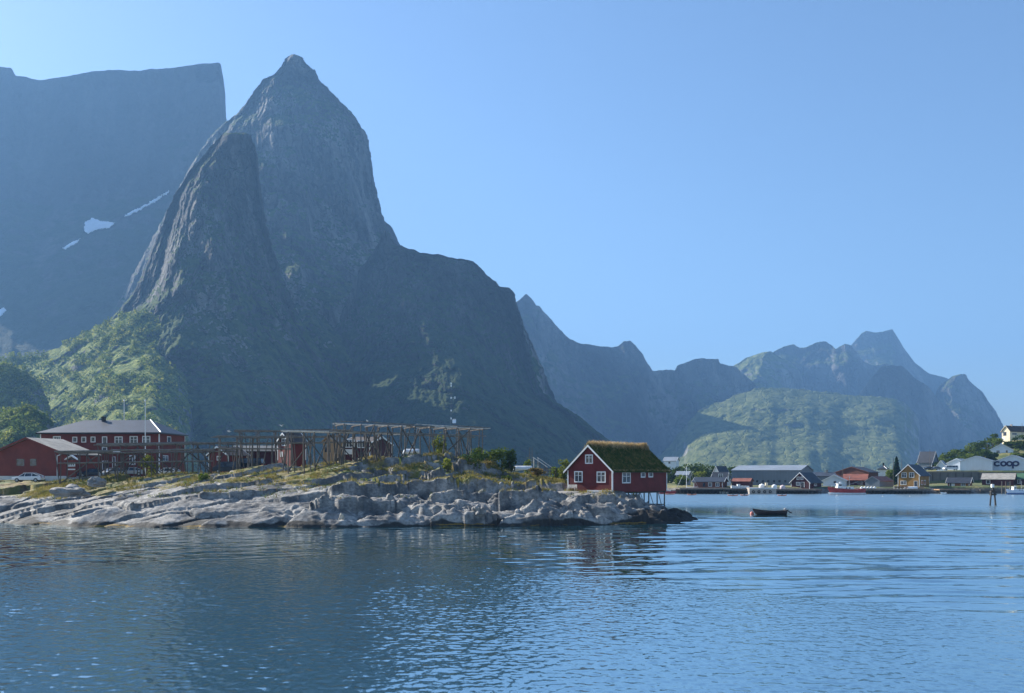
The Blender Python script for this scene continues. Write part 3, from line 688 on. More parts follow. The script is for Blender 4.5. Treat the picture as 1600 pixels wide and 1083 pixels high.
def window(root, q, zc, w, h, kind, fm):
    def bx(mb, s0, s1, t0, t1, n0, n1):
        p = [q(s0, t0, n0), q(s1, t0, n0), q(s1, t0, n1), q(s0, t0, n1), q(s0, t1, n0), q(s1, t1, n0), q(s1, t1, n1), q(s0, t1, n1)]
        mb.hexa(p)
    W2, H2 = w / 2, h / 2
    if kind == 'door' or kind == 'gdoor':
        mb = MB(); f = .11
        bx(mb, -W2, -W2 + f, zc - H2, zc + H2, -.05, .06); bx(mb, W2 - f, W2, zc - H2, zc + H2, -.05, .06); bx(mb, -W2 + f, W2 - f, zc + H2 - f, zc + H2, -.05, .06)
        d = mb.build('door', fm, root)
        m2 = MB(); bx(m2, -W2 + f, W2 - f, zc - H2, zc + H2 - f, -.05, .03); m2.build('leaf', GLASS if kind == 'gdoor' else WHITE, d)
        return
    if kind == 'dark':
        mb = MB(); bx(mb, -W2, W2, zc - H2, zc + H2, -.05, .02); mb.build('window', GLASS, root); return
    if kind == 'board':
        mb = MB(); bx(mb, -W2, W2, zc - H2, zc + H2, -.05, .05); mb.build('sign', WHITE, root); return
    f = min(.15, w * .17)
    mb = MB()
    bx(mb, -W2, -W2 + f, zc - H2, zc + H2, -.05, .06); bx(mb, W2 - f, W2, zc - H2, zc + H2, -.05, .06)
    bx(mb, -W2 + f, W2 - f, zc - H2, zc - H2 + f, -.05, .06); bx(mb, -W2 + f, W2 - f, zc + H2 - f, zc + H2, -.05, .06)
    if kind in ('win', 'wide') and w > .7: bx(mb, -f * .33, f * .33, zc - H2 + f, zc + H2 - f, -.05, .052)
    if kind == 'wide':
        for s in (-.25, .25): bx(mb, s * w - f * .25, s * w + f * .25, zc - H2 + f, zc + H2 - f, -.05, .05)
    if kind == 'win' and h > 1.1:
        for s in (-1, 1): bx(mb, min(s * f * .33, s * (W2 - f)), max(s * f * .33, s * (W2 - f)), zc + H2 * .22, zc + H2 * .22 + .05, -.05, .05)
    fo = mb.build('window', fm, root)
    m2 = MB(); bx(m2, -W2 + f, W2 - f, zc - H2 + f, zc + H2 - f, -.05, .018); m2.build('pane', GLASS, fo)

# ------------------------------------------------------------------ turf-roofed cottage on the point
cot, ci = house('turf_roof_cottage', 'red wooden cottage with a grass-grown turf roof standing on the tip of the rocky point', 'cottage', 887, 957, 1042, 766.5, 734.5, 697, 130, 40,
    RED, plain('roof_underboards', (.05, .04, .035), .8), wins=[('A', 904, 745, 13, 17.5), ('A', 939.5, 745.5, 14, 17.5), ('A', 920.5, 717.5, 12, 14.5), ('B', 978.5, 746.5, 13, 17.5), ('B', 1004.5, 742, 7, 8.5, 'small'), ('B', 1016.5, 741.7, 7, 8.5, 'small')],
    over=.45, roof_t=.12, found=.25)
MB().box(-ci['W'] * .55, -.1, -.10, -.02, -.22, .02).build('sill_board', WHITE, cot)
M_TURF = leafmat('turf', (.035, .05, .012), (.06, .07, .018), (.17, .11, .04), scale=.55, trans=.1)
M_DRYG = leafmat('dry_grass', (.42, .30, .15), (.55, .42, .24), (.26, .20, .08), scale=.6, trans=.5)
M_ROOFG = leafmat('roof_grass', (.06, .09, .018), (.15, .155, .04), (.30, .23, .09), scale=.45, trans=.35)
tf, half, L = ci['tf'], ci['half'], ci['length']; sl = (ci['ridge'] - ci['eave']) / half
rg = np.random.RandomState(11)
def turf_z(u): return ci['ridge'] - abs(u) * sl + .15
us = np.linspace(-half - .5, half + .5, 41); vs = np.linspace(-.42, L + .42, 60)
V = []
for v in vs:
    for u in us:
        V.append(tf(u, v, turf_z(u) + .16 + .10 * float(noise3(u * 1.1, v * 1.1, .5)) + .06 * float(noise3(u * 3, v * 3, .5)) + (.12 * math.exp(-(u / .7) ** 2))))
V = np.array(V); top = len(V)
low = np.array([tf(u, v, turf_z(u) - .0) for v in vs for u in us])
q = grid_quads(len(vs), len(us))
n = len(us); m_ = len(vs)
rim = [[i, i + 1, top + i + 1, top + i] for i in range(n - 1)] + [[(m_ - 1) * n + i, (m_ - 1) * n + i + 1, top + (m_ - 1) * n + i + 1, top + (m_ - 1) * n + i] for i in range(n - 1)] + \
      [[j * n, (j + 1) * n, top + (j + 1) * n, top + j * n] for j in range(m_ - 1)] + [[j * n + n - 1, (j + 1) * n + n - 1, top + (j + 1) * n + n - 1, top + j * n + n - 1] for j in range(m_ - 1)]
turf = np_mesh('turf', np.concatenate([V, low]), np.concatenate([q, q + top, np.array(rim)]), M_TURF, cot)
def blades(pts, hts, lean, wid, rng):
    """thin curved grass blades: one bent quad pair each"""
    n = len(pts); pts = np.asarray(pts); a = rng.uniform(0, 2 * math.pi, n)
    dx, dy = np.cos(a), np.sin(a); h = np.asarray(hts); b = rng.uniform(0, 2 * math.pi, n)
    lx, ly = np.cos(b) * lean * h * rng.uniform(.2, 1, n), np.sin(b) * lean * h * rng.uniform(.2, 1, n)
    w = wid * rng.uniform(.6, 1.3, n)
    p0 = pts - np.stack([dx * w, dy * w, 0 * w], 1); p1 = pts + np.stack([dx * w, dy * w, 0 * w], 1)
    mid = pts + np.stack([lx * .35, ly * .35, h * .6], 1); tip = pts + np.stack([lx, ly, h], 1)
    m0 = mid - np.stack([dx * w, dy * w, 0 * w], 1) * .8; m1 = mid + np.stack([dx * w, dy * w, 0 * w], 1) * .8
    t0 = tip - np.stack([dx * w, dy * w, 0 * w], 1) * .2; t1 = tip + np.stack([dx * w, dy * w, 0 * w], 1) * .2
    V = np.stack([p0, p1, m1, m0, t1, t0], 1).reshape(-1, 3); k = np.arange(n)[:, None] * 6
    Q = np.concatenate([k + np.array([[0, 1, 2, 3]]), k + np.array([[3, 2, 4, 5]])], 0)
    return V, Q
N = 9000; u = rg.uniform(-half - .5, half + .5, N); v = rg.uniform(-.4, L + .4, N)
pts = np.array([tf(a, b, turf_z(a) + .14) for a, b in zip(u, v)])
keep = fbm(u / 1.6, v / 1.6, .9, 3) > -.55
Vb, Qb = blades(pts[keep], rg.uniform(.16, .38, keep.sum()), .8, .02, rg)
o = np_mesh('turf_grass', Vb, Qb, M_ROOFG, turf); o['kind'] = 'stuff'
N = 5200; u = np.clip(rg.normal(0, .34, N), -1.0, 1.0); v = rg.uniform(-.35, L + .4, N); v = np.where(rg.rand(N) < .18, L + .1 - rg.exponential(.5, N), v)
pts = np.array([tf(a, b, turf_z(a) + .16) for a, b in zip(u, v)])
Vb, Qb = blades(pts, rg.uniform(.25, .75, N), .55, .018, rg)
N2 = 1500; v2 = rg.uniform(-.4, L + .4, N2); pts = np.array([tf((half + .42) * s, b, turf_z(half + .45) + .12) for s, b in zip(rg.choice([-1, 1], N2), v2)])
Vc, Qc = blades(pts, rg.uniform(.1, .3, N2), .9, .02, rg)
o = np_mesh('ridge_grass', np.concatenate([Vb, Vc]), np.concatenate([Qb, Qc + len(Vb)]), M_DRYG, turf); o['kind'] = 'stuff'
# stilts under the overhanging end
def cot_world(x, y):
    ca, sa = math.cos(ci['a']), math.sin(ci['a'])
    return ci['C'].x + x * ca + y * sa, ci['C'].y - x * sa + y * ca
for x in (-.3, -ci['W'] / 2, -ci['W'] + .3):
    for y in (ci['L'] * .5, ci['L'] * .68, ci['L'] * .84, ci['L'] - .25):
        wx_, wy_ = cot_world(x, y); gz = max(ground(wx_, wy_), -1.2) - ci['C'].z
        if gz > -.35: continue
        MB().rod((x, y, gz - .4), (x, y, -.27), .10).build('stilt', DARKWOOD, cot)
for x in (-.3, -ci['W'] + .3):
    for (y0, y1) in ((.5, .68), (.68, .84), (.84, .985)):
        wx_, wy_ = cot_world(x, ci['L'] * y1); gz = max(ground(wx_, wy_), -.6) - ci['C'].z
        if gz < -.8: MB().rod((x + .13, ci['L'] * y0, -.3), (x + .13, ci['L'] * y1, gz + .3), .055).build('brace', DARKWOOD, cot)
MB().rod((-.3, ci['L'] * .84, -2.4), (-.3, ci['L'] - .25, -2.4), .06).rod((-.3, ci['L'] - .25, -2.4), (-ci['W'] + .3, ci['L'] - .25, -2.4), .06).build('brace', DARKWOOD, cot)
MB().box(-ci['W'] + .1, -.1, ci['L'] * .42, ci['L'] - .1, -.5, -.26).build('floor_beam', DARKWOOD, cot)
# white bench against the gable
def bench(loc, rz):
    r = thing('garden_bench', 'weathered slatted bench by the gable wall of the turf-roofed cottage', 'bench', loc, rz)
    m = MB()
    for k in range(4): m.box(-.8, .8, -.2 + k * .12, -.1 + k * .12, .42, .45)
    m.build('seat', OLDLITPOLE, r)
    m = MB()
    for k in range(3): m.box(-.8, .8, .28, .31, .52 + k * .15, .63 + k * .15)
    m.build('backrest', OLDLITPOLE, r)
    for x in (-.72, .72):
        MB().box(x - .04, x + .04, -.2, -.12, -.05, .415).box(x - .04, x + .04, .312, .37, -.05, .95).box(x - .04, x + .04, -.2, .31, .60, .65).build('leg', OLDLITPOLE, r)
wx_, wy_ = cot_world(-ci['W'] * .82, -1.0)
bench((wx_, wy_, max(ground(wx_, wy_), ci['C'].z - .5)), -ci['a'])

# ------------------------------------------------------------------ red buildings on the left
hall, hi = house('village_hall', 'long red single-storey building with a lichen-grey gable roof at the left edge', 'building', -14, 103, 152, 748, 709.5, 685.5, 152, 16, HRED, LICHENROOF, trim=HRED,
    wins=[('A', 32, 722.5, 12, 11, 'dark'), ('A', 52, 722.5, 10, 11, 'dark'), ('B', 112, 716, 12, 9, 'dark')], over=.5, plinth=PLINTH, corner=False)
MB().rod((-1.7, -.12, .4), (-1.7, -.12, hi['eave'] - .3), .07).rod((-1.7, -.12, hi['eave'] - .3), (-.5, -.12, hi['eave'] + .05), .07).build('downpipe', WHITE, hall)
inn, ii = house('guest_house', 'two-storey red building with a dark blue-grey hipped roof and rows of white windows', 'building', 63, 249, 289, 748, 676.5, 656.5, 172, 3, plain('inn_red_boards', (.165, .032, .024), .75, .2, .6, boards='v', bw=.18), BLUEROOF, hip=5.6, over=.55, plinth=PLINTH,
    chimney=(.585, .46, .6, .5),
    wins=[('A', 89, 686, 12, 9, 'wide'), ('A', 117, 687, 7.5, 9, 'small'), ('A', 131, 687, 7.5, 9, 'small'), ('A', 145.5, 686.8, 7.5, 9, 'small'), ('A', 163.6, 689, 8, 14, 'small'), ('A', 185.5, 688.8, 12.5, 13.5), ('A', 209, 688.3, 12.5, 13.5), ('A', 228.7, 688, 12.5, 13.5),
          ('A', 207, 719, 9, 15), ('A', 163.5, 703, 8, 10, 'small'), ('B', 264, 688, 6, 12, 'small'), ('B', 258, 716.5, 9, 9.5), ('A', 181.5, 705, 15, 5, 'board'), ('A', 178, 723, 5, 19, 'small'), ('A', 165, 727, 10, 14, 'gdoor'), ('A', 144, 723, 9, 8, 'small')])
# little gabled notice porch
pr = thing('notice_porch', 'small white-trimmed gabled notice board beside the long red building', 'notice board', P(112, 746, 149))
sc = 149 / F
MB().box(-7 * sc, 7 * sc, -.1, .1, 0, 27 * sc).build('panel', HRED, pr)
MB().ext(([(-10 * sc, -.3, 27 * sc), (0, -.3, 33 * sc), (10 * sc, -.3, 27 * sc), (10 * sc, -.3, 28.6 * sc), (0, -.3, 35 * sc), (-10 * sc, -.3, 28.6 * sc)], [(-10 * sc, .3, 27 * sc), (0, .3, 33 * sc), (10 * sc, .3, 27 * sc), (10 * sc, .3, 28.6 * sc), (0, .3, 35 * sc), (-10 * sc, .3, 28.6 * sc)]), 0).build('roof', WHITE, pr)
MB().box(-6 * sc, 6 * sc, -.16, -.103, 17 * sc, 22.5 * sc).build('notice', WHITE, pr)
MB().box(-6 * sc, 6 * sc, -.16, -.103, 11.5 * sc, 13.5 * sc).build('notice', WHITE, pr)
for k, x in ((0, -3.4), (1, 0), (2, 3.2)):
    MB().box((x - .9) * sc, (x + .9) * sc, -.18, -.162, 18.6 * sc, 21 * sc).build('lettering', BLACKP, pr)

# flagpoles and masts
def pole(name, label, cat, px, pyt, pyb, Y, r, mat, group=None, ball=True, z=None):
    b = P(px, pyb, Y)
    if z is not None: b.z = z
    t = thing(name, label, cat, b, 0, group)
    h = zat(pyt, Y) - b.z
    MB().rod((0, 0, -.3), (0, 0, h), r, r * .6, 8).build('shaft', mat, t)
    if ball: MB().ball((0, 0, h + r), r * 1.6).build('finial', mat, t, True)
    return t, h
pole('flagpole', 'tall white flagpole in front of the right end of the hipped-roof building', 'flagpole', 227, 627, 742, 158, .11, WHITE)
pole('flagpole', 'white pole rising behind the roof of the hipped-roof building', 'flagpole', 194, 627, 742, 196, .14, WHITE)

# ------------------------------------------------------------------ cars
def car(label, px, py, Y, rz, paint, roofp=None, van=False, lights=True, cat='car', ln=None):
    p = P(px, py, Y); r = thing('parked_car', label, cat, p, rz, None)
    Lc = ln or (4.9 if van else 4.4); hw = .9
    if van: low = [(-Lc / 2, .35), (-Lc / 2, 1.0), (-Lc / 2 + .5, 1.12), (Lc / 2 - .03, 1.12), (Lc / 2, .9), (Lc / 2, .35)]; cab = [(-Lc / 2 + .55, 1.12), (-Lc / 2 + 1.2, 1.86), (Lc / 2 - .25, 1.9), (Lc / 2 - .04, 1.12)]
    else: low = [(-Lc / 2, .34), (-Lc / 2 + .05, .72), (-Lc / 2 + 1.1, .93), (Lc / 2 - .15, 1.0), (Lc / 2, .8), (Lc / 2 - .05, .34)]; cab = [(-Lc / 2 + 1.05, .935), (-Lc / 2 + 1.85, 1.42), (-Lc / 2 + 3.2, 1.48), (Lc / 2 - .15, 1.005)]
    bm = MB().ext(([(x, -hw, z) for x, z in low], [(x, hw, z) for x, z in low]), 0)
    bd = bm.build('body', paint, r); bv = bd.modifiers.new('bevel', 'BEVEL'); bv.width = .07; bv.segments = 2
    c2 = MB().ext(([(x, -hw + .06 + (.14 if z > 1.2 else 0), z - .02) for x, z in cab], [(x, hw - .06 - (.14 if z > 1.2 else 0), z - .02) for x, z in cab]), 0)
    c2.build('window', GLASS, r)
    xs = [x for x, z in cab if z > 1.2]; zt = max(z for x, z in cab)
    m = MB().box(min(xs) - .05, max(xs) + .1, -hw + .17, hw - .17, zt - .03, zt + .05)
    pl = [.28, .62] if not van else [.22, .5, .78]
    for s in (-1, 1):
        for f_ in pl:
            x = cab[0][0] + (cab[3][0] - cab[0][0]) * f_
            m.rod((x, s * (hw - .055), cab[0][1]), (x + (.12 if f_ < .4 else 0), s * (hw - .195), zt), .05, n=4)
        m.rod((cab[0][0], s * (hw - .06), cab[0][1]), (cab[1][0], s * (hw - .2), cab[1][1]), .05, n=4); m.rod((cab[3][0], s * (hw - .06), cab[3][1]), (cab[2][0], s * (hw - .2), cab[2][1]), .06, n=4)
    m.build('roof', roofp or paint, r)
    for x in (-Lc / 2 + .85, Lc / 2 - .8):
        for s in (-1, 1):
            w = thing('wheel', None, None); w.parent = r
            MB().rod((x, s * (hw - .2), .33), (x, s * (hw + .02), .33), .33, n=16).build('tyre', RUBBER, w)
            MB().rod((x, s * (hw - .1), .33), (x, s * (hw + .035), .33), .19, n=12).build('rim', STEEL, w)
    for s in (-1, 1):
        MB().box(-Lc / 2 - .015, -Lc / 2 + .12, s * .62 - .17, s * .62 + .17, .62, .76).build('headlight', WHITE, r)
        MB().box(Lc / 2 - .1, Lc / 2 + .015, s * .68 - .12, s * .68 + .12, .75, .92).build('tail_light', BOATRED, r)
    return r
CARWHITE = plain('car_white', (.75, .76, .78), .25, .05, .5); CARBLACK = plain('car_black', (.015, .017, .02), .25, .1, .5); CARGREY = plain('car_grey', (.16, .17, .19), .28, .1, .5); CARSILV = plain('car_silver', (.36, .38, .40), .28, .08, .5); CARBLUE = plain('car_navy', (.02, .03, .055), .28, .1, .5)
def gpy(px, Y): return PY0 - (ground((px - PX0) / F * Y, Y) - H) / Y * F
def gcar(label, px, Y, rz, paint, **k): return car(label, px, gpy(px, Y) - 1.8, Y, rz, paint, **k)
car('white car with dark windows parked in front of the long red building', 44, gpy(44, 146) - 5.5, 146, math.radians(8), CARWHITE, ln=4.5)
gcar('dark blue car nearest the notice board outside the hipped-roof building', 143, 156, math.radians(20), CARBLUE)
gcar('silver grey car parked outside the entrance of the hipped-roof building', 176, 154, math.radians(62), CARSILV)
gcar('pale car half hidden behind the yellow-green tree by the hipped-roof building', 203, 161, math.radians(25), CARSILV)
gcar('white car parked beyond the yellow-green tree at the end of the hipped-roof building', 262, 157, math.radians(-12), CARWHITE)
gcar('dark van standing beneath the long drying racks', 356, 150, math.radians(10), CARBLUE, van=True, cat='van', ln=4.6)
gcar('large dark delivery van beside the small red cabin with the curved gable', 388, 152, math.radians(-8), CARBLACK, van=True, cat='van', ln=5.4)

# ------------------------------------------------------------------ cabins among the racks
def gz(px, Y): return gpy(px, Y)
house('small_cabin', 'small red cabin with a white-edged gable half hidden behind the dark van', 'cabin', 326, 357, 386, 728, 711, 699, 160, 35, RED, BROWNROOF, over=.4, wins=[('A', 342, 716, 6, 7, 'small')], found=2)
house('village_cottage', 'tall narrow red cottage with a white gable window standing among the drying racks', 'cottage', 434, 455, 478, 716, 692, 678, 160, 48, RED, BROWNROOF, over=.4, wins=[('A', 444.5, 691, 8, 12), ('A', 440, 710, 4, 8, 'door')], found=3)
house('long_cabin', 'low red cabin with a pale yellow eave board behind the drying racks', 'cabin', 366, 436, 440, 722, 704, 698, 168, -2, DRED, LICHENROOF, trim=CREAM, gable='B', over=.3, found=2)
house('glazed_house', 'house with a broad white-framed window front seen through the highest drying rack', 'house', 535, 578, 612, 712, 692, 684, 168, 8, DRED, BROWNROOF, gable='B', wins=[('A', 545.5, 693, 17, 13, 'wide'), ('A', 566, 694, 15, 12, 'wide'), ('A', 545, 706, 14, 8, 'board')], over=.3, found=3)
house('boarded_shed', 'small tan wooden shed standing under the drying racks', 'shed', 505, 521, 535, 712, 690, 682, 158, 30, TANWOOD, LICHENROOF, trim=TANWOOD, over=.2, wins=[('A', 512, 700, 9, 13, 'dark')], found=2)

# ------------------------------------------------------------------ drying racks
rk = random.Random(4)
MIDPOLE = plain('mid_grey_pole_wood', (.19, .17, .145), .85, .35, 1.7)
def rack(label, px0, Y0, px1, Y1, pt0, pt1, width, nfr, npoles, levels=(), brace=True, cover=1.0, overh=.8, rtop=.085, polem=None):
    a = P(px0, pt0, Y0); b = P(px1, pt1, Y1); d = (b - a); Ln = Vector((d.x, d.y, 0)).length; ux = Vector((d.x, d.y, 0)).normalized(); uy = Vector((-ux.y, ux.x, 0))
    gmid = ground((a.x + b.x) / 2, (a.y + b.y) / 2)
    root = thing('fish_drying_rack', label, 'drying rack', (a.x, a.y, gmid), math.atan2(ux.y, ux.x), 'wooden fish drying racks on the rocky point')
    inv = lambda w: (( w - Vector((a.x, a.y, gmid))).dot(ux), (w - Vector((a.x, a.y, gmid))).dot(uy), w.z - gmid)
    def W(s, t, z): return a + ux * s + uy * t + Vector((0, 0, z - a.z))
    topz = lambda s: a.z + (b.z - a.z) * s / Ln
    for i in range(nfr):
        s = overh + (Ln - 2 * overh) * i / (nfr - 1) + rk.uniform(-.25, .25)
        zt = topz(s) - .12
        for t in (0, width):
            for kk in range(2 if rk.random() < .6 else 1):
                ss = s + rk.uniform(-.7, .7) * kk; tt = t + rk.uniform(-.3, .3)
                lean = rk.uniform(-.12, .12) if kk == 0 else rk.choice([-1, 1]) * rk.uniform(.4, 1.1)
                q = W(ss + lean, tt, 0); g0 = ground(q.x, q.y)
                p0, p1 = W(ss + lean, tt, g0 - .3), W(ss, tt + (0.0 if kk == 0 else rk.uniform(-.2, .2)), zt + rk.uniform(-.05, .12))
                if p1.z - p0.z < .8: continue
                MB().rod(inv(p0), inv(p1), .10 * rk.uniform(.8, 1.15), .075).build('post', GREYWOOD, root)
        MB().rod(inv(W(s, -.5, zt)), inv(W(s, width + .5, zt)), .11, .09).build('crossbeam', GREYWOOD, root)
        if brace and i < nfr - 1 and rk.random() < .95:
            s2 = overh + (Ln - 2 * overh) * min(nfr - 1, i + rk.choice([1, 1, 2])) / (nfr - 1); t = rk.choice([0, width])
            up = rk.random() < .3
            q0, q1 = W(s, t - .12, 0), W(s2, t - .12, 0)
            zb = ground(q0.x, q0.y) if up else ground(q1.x, q1.y)
            MB().rod(inv(W(s, t - .12, zb + .3 if up else zt - .2)), inv(W(s2, t - .12, zt - .2 if up else zb + .3)),   .11, .09).build('brace', plain('dark_brace_wood', (.08, .07, .06), .85, .3, 1.3), root)
    for lv in levels:
        for t in (0, width):
            MB().rod(inv(W(.3, t - .1, topz(0) - lv)), inv(W(Ln - .3, t - .1, topz(Ln) - lv)), .10, .085).build('rail', MIDPOLE, root)
    for k in range(npoles):
        t = -.4 + (width + .8) * (k + .5) / npoles + rk.uniform(-.15, .15)
        s = rk.uniform(-.8, .6); stack = rk.uniform(-.05, .3)
        while s < Ln - 1.0:
            l = min(rk.uniform(5.5, 9.0), Ln + rk.uniform(.2, .9) - s)
            if l > 1.5 and rk.random() < cover:
                MB().rod(inv(W(s, t, topz(s) + stack + rk.uniform(0, .07))), inv(W(s + l, t + rk.uniform(-.25, .25), topz(s + l) + stack + rk.uniform(-.12, .16))), rtop * rk.uniform(.8, 1.15), rtop * .75).build('pole', (polem if polem and rk.random() < .62 else MIDPOLE), root)
            s += l - rk.uniform(.3, .9)
    return root
rack('tall drying rack of bare poles crossing the crest of the rocks, highest of the racks', 530, 137, 762, 147, 661.5, 670, 5.0, 11, 7, levels=(1.2,), polem=OLDLITPOLE, rtop=.07)  # top poles take the pale tone as sunlight put into their colour
rack('drying rack of bare poles directly in front of the tall narrow red cottage', 444, 136, 622, 140, 674.5, 678, 4.0, 9, 7, polem=OLDLITPOLE, rtop=.075)  # same sun-bright pole colour as the rack above
rack('open drying rack with two rail levels standing over the dark vans', 366, 147, 545, 151, 674.5, 673, 4.0, 7, 5, levels=(.9, 1.9), cover=.8, brace=False)
rack('short drying rack beside the small red cabin with the white-edged gable', 334, 143, 458, 146, 683, 684, 3.0, 5, 4, levels=(1.8,), cover=.8, brace=False)
rack('long low drying rack before the ground-floor windows of the hipped-roof building', 150, 148, 366, 151, 696, 692.5, 3.6, 8, 6, levels=(1.3,), cover=.95, rtop=.11)
rack('low drying rack with slanting end props nearest the long red building', 88, 142, 330, 145, 708, 704.5, 3.2, 9, 6, levels=(1.6,), cover=.95, rtop=.11)

# ------------------------------------------------------------------ bushes and small trees
L_YEL = leafmat('yellow_green_leaf', (.14, .17, .025), (.24, .26, .05), (.09, .12, .02), scale=.9, trans=.45)
L_GRN = leafmat('mid_green_leaf', (.08, .125, .022), (.15, .20, .04), (.20, .23, .05), scale=.8, trans=.4)
L_DRK = leafmat('dark_green_leaf', (.04, .07, .018), (.08, .12, .028), scale=.8, trans=.3)
L_FIR = leafmat('fir_needles', (.012, .03, .014), (.025, .05, .02), scale=.6, trans=.15)
BARK = plain('bark', (.09, .075, .06), .9, .3, 3)
def crown(w, h, n, leaf, rng, clumps=9, base=.25):
    vs = []
    for c in range(clumps):
        a = rng.uniform(0, 2 * math.pi); zz = rng.uniform(base, .9); rr = math.sin(math.pi * min(1, max(.12, (zz - base * .5) / (1.05 - base * .5)))) * .36 * rng.uniform(.5, 1.1)
        cr = rng.uniform(.16, .30)
        vs.append(leaf_cards((math.cos(a) * rr * w, math.sin(a) * rr * w, zz * h), (cr * w, cr * w, cr * h * .62), n // clumps, leaf, rng))
    return np.concatenate(vs)
def bush(name, label, cat, px, pyt, wpx, Y, mat, n=700, leaf=.15, group=None, base=.12, seed=0, stems=4, pyb=None):
    rng = np.random.RandomState(seed + 100); x = (px - PX0) / F * Y
    zb = ground(x, Y) if pyb is None else zat(pyb, Y)
    h = zat(pyt, Y) - zb; w = wpx / F * Y
    if h < .8: h = .8
    r = thing(name, label, cat, (x, Y, zb - .1), 0, group)
    V = crown(w, h, n, leaf, rng, 16, base)
    np_mesh('foliage', V, quads_for(V), mat, r)
    m = MB()
    for k in range(stems):
        a = rng.uniform(0, 6.28); m.rod((.1 * math.cos(a), .1 * math.sin(a), -.2), (w * .22 * math.cos(a), w * .22 * math.sin(a), h * .7), .05, .02, 5)
    m.build('stem', BARK, r)
    return r
bush('leafy_bush', 'yellow-green leafy bush growing under the right end of the highest drying rack', 'bush', 686, 672, 27, 149, L_YEL, 800, seed=1)
bush('leafy_tree', 'yellow-green tree in front of the hipped-roof building', 'tree', 233, 708, 30, 150, L_YEL, 1100, seed=2)
bush('leafy_bush', 'dark green bush in the rock gully right of the highest drying rack', 'bush', 737, 702, 36, 137, L_DRK, 1500, seed=3, pyb=746)
bush('leafy_bush', 'tall light-leaved bush touching the right end of the highest drying rack', 'bush', 750, 697, 32, 142, L_GRN, 1200, seed=4, pyb=740)
bush('leafy_bush', 'broad olive bush on the rock ridge left of the white boat', 'bush', 779, 696, 40, 143, L_GRN, 1600, seed=5, pyb=742)
bush('leafy_bush', 'dark round bush at the right end of the olive bush', 'bush', 798, 700, 20, 142, L_DRK, 1000, seed=6, pyb=740)
bush('heath_bush', 'low straw-coloured bush between the dark green gully bush and the olive bush', 'bush', 762, 716, 34, 139, leafmat('straw_leaf', (.24, .18, .06), (.32, .25, .09), (.14, .14, .03), scale=.9, trans=.4), 1200, seed=14, pyb=748)
bush('heath_bush', 'low russet bush right of the white upturned boat on the grassy ridge', 'bush', 838, 728, 26, 146, leafmat('russet_leaf', (.20, .12, .05), (.28, .22, .08), (.12, .12, .03), scale=.9, trans=.4), 800, seed=15, pyb=745)
bush('leafy_bush', 'small pale bush growing from a crack in the grey boulders', 'bush', 698, 712, 20, 134, L_YEL, 500, seed=7, pyb=735)
bush('leafy_bush', 'small bush behind the wooden steps', 'bush', 823, 715, 12, 158, L_GRN, 400, seed=8)
bush('leafy_tree', 'young tree beside the left gable of the turf-roofed cottage', 'tree', 880, 716, 22, 148, L_YEL, 700, seed=9)
bush('leafy_bush', 'low bush between the wooden walkway and the turf-roofed cottage', 'bush', 868, 727, 18, 152, L_GRN, 500, seed=10)
bush('leafy_bush', 'low green bush at the foot of the ridge below the olive bush', 'bush', 792, 742, 20, 135, L_GRN, 500, seed=12, pyb=755)
bush('leafy_bush', 'small bright green bush on the rocks below the dark van', 'bush', 318, 738, 18, 136, L_GRN, 500, seed=13)

# grass on the point: dry and green tufts
rg = np.random.RandomState(21)
def tufts(n, test, hts, wid, seed):
    rng = np.random.RandomState(seed); X = rng.uniform(-75, 22, n * 6); Y = rng.uniform(114, 150, n * 6); pts = []
    Zs = np.array([ground(a, b) for a, b in zip(X, Y)]); Zx = np.array([ground(a, b + .35) for a, b in zip(X, Y)])
    px = PX0 + X / Y * F
    ok = test(X, Y, Zs, np.abs(Zx - Zs) / .35, px)
    X, Y, Zs = X[ok][:n], Y[ok][:n], Zs[ok][:n]
    k = 5; P_ = np.repeat(np.stack([X, Y, Zs - .04], 1), k, 0); P_[:, :2] += rng.normal(0, .12, (len(P_), 2))
    return blades(P_, rng.uniform(hts[0], hts[1], len(P_)), .7, wid, rng)
def dry_test(X, Y, Z, s, px):
    k = fbm(X / 6.0, Y / 4.5, 8.8, 4)
    left = (px < 104) & (Z > 3.0)
    ridge = (px > 715) & (px < 880) & (Z > 4.6)
    return (Z > 2.6) & ((left & (k > -.7)) | (ridge & (k > -.4)) | ((k > .18) & (s < 1.4) & (Z > 4.2)) | (px > 905) & (px < 1010) & (Z > 3.3) & (k > -.1))
V_, Q_ = tufts(9000, dry_test, (.18, .55), .022, 31)
M_TUFT = leafmat('dry_tuft', (.20, .17, .045), (.32, .26, .09), (.11, .14, .03), scale=.35, trans=.4)
tag(np_mesh('dry_grass', V_, Q_, M_TUFT), 'dry yellow grass tufts growing between the rocks of the point', 'grass', kind='stuff')
def green_test(X, Y, Z, s, px):
    k = fbm(X / 5.0, Y / 4.0, 18.8, 4)
    return (Z > 3.4) & (k > .2) & (s < 1.2) & (px < 900)
V_, Q_ = tufts(3500, green_test, (.12, .4), .024, 33)
tag(np_mesh('green_grass', V_, Q_, leafmat('green_tuft', (.09, .13, .02), (.15, .17, .04), (.20, .10, .06), scale=.5, trans=.4)), 'green grass and heath growing in the hollows of the rocks', 'grass', kind='stuff')

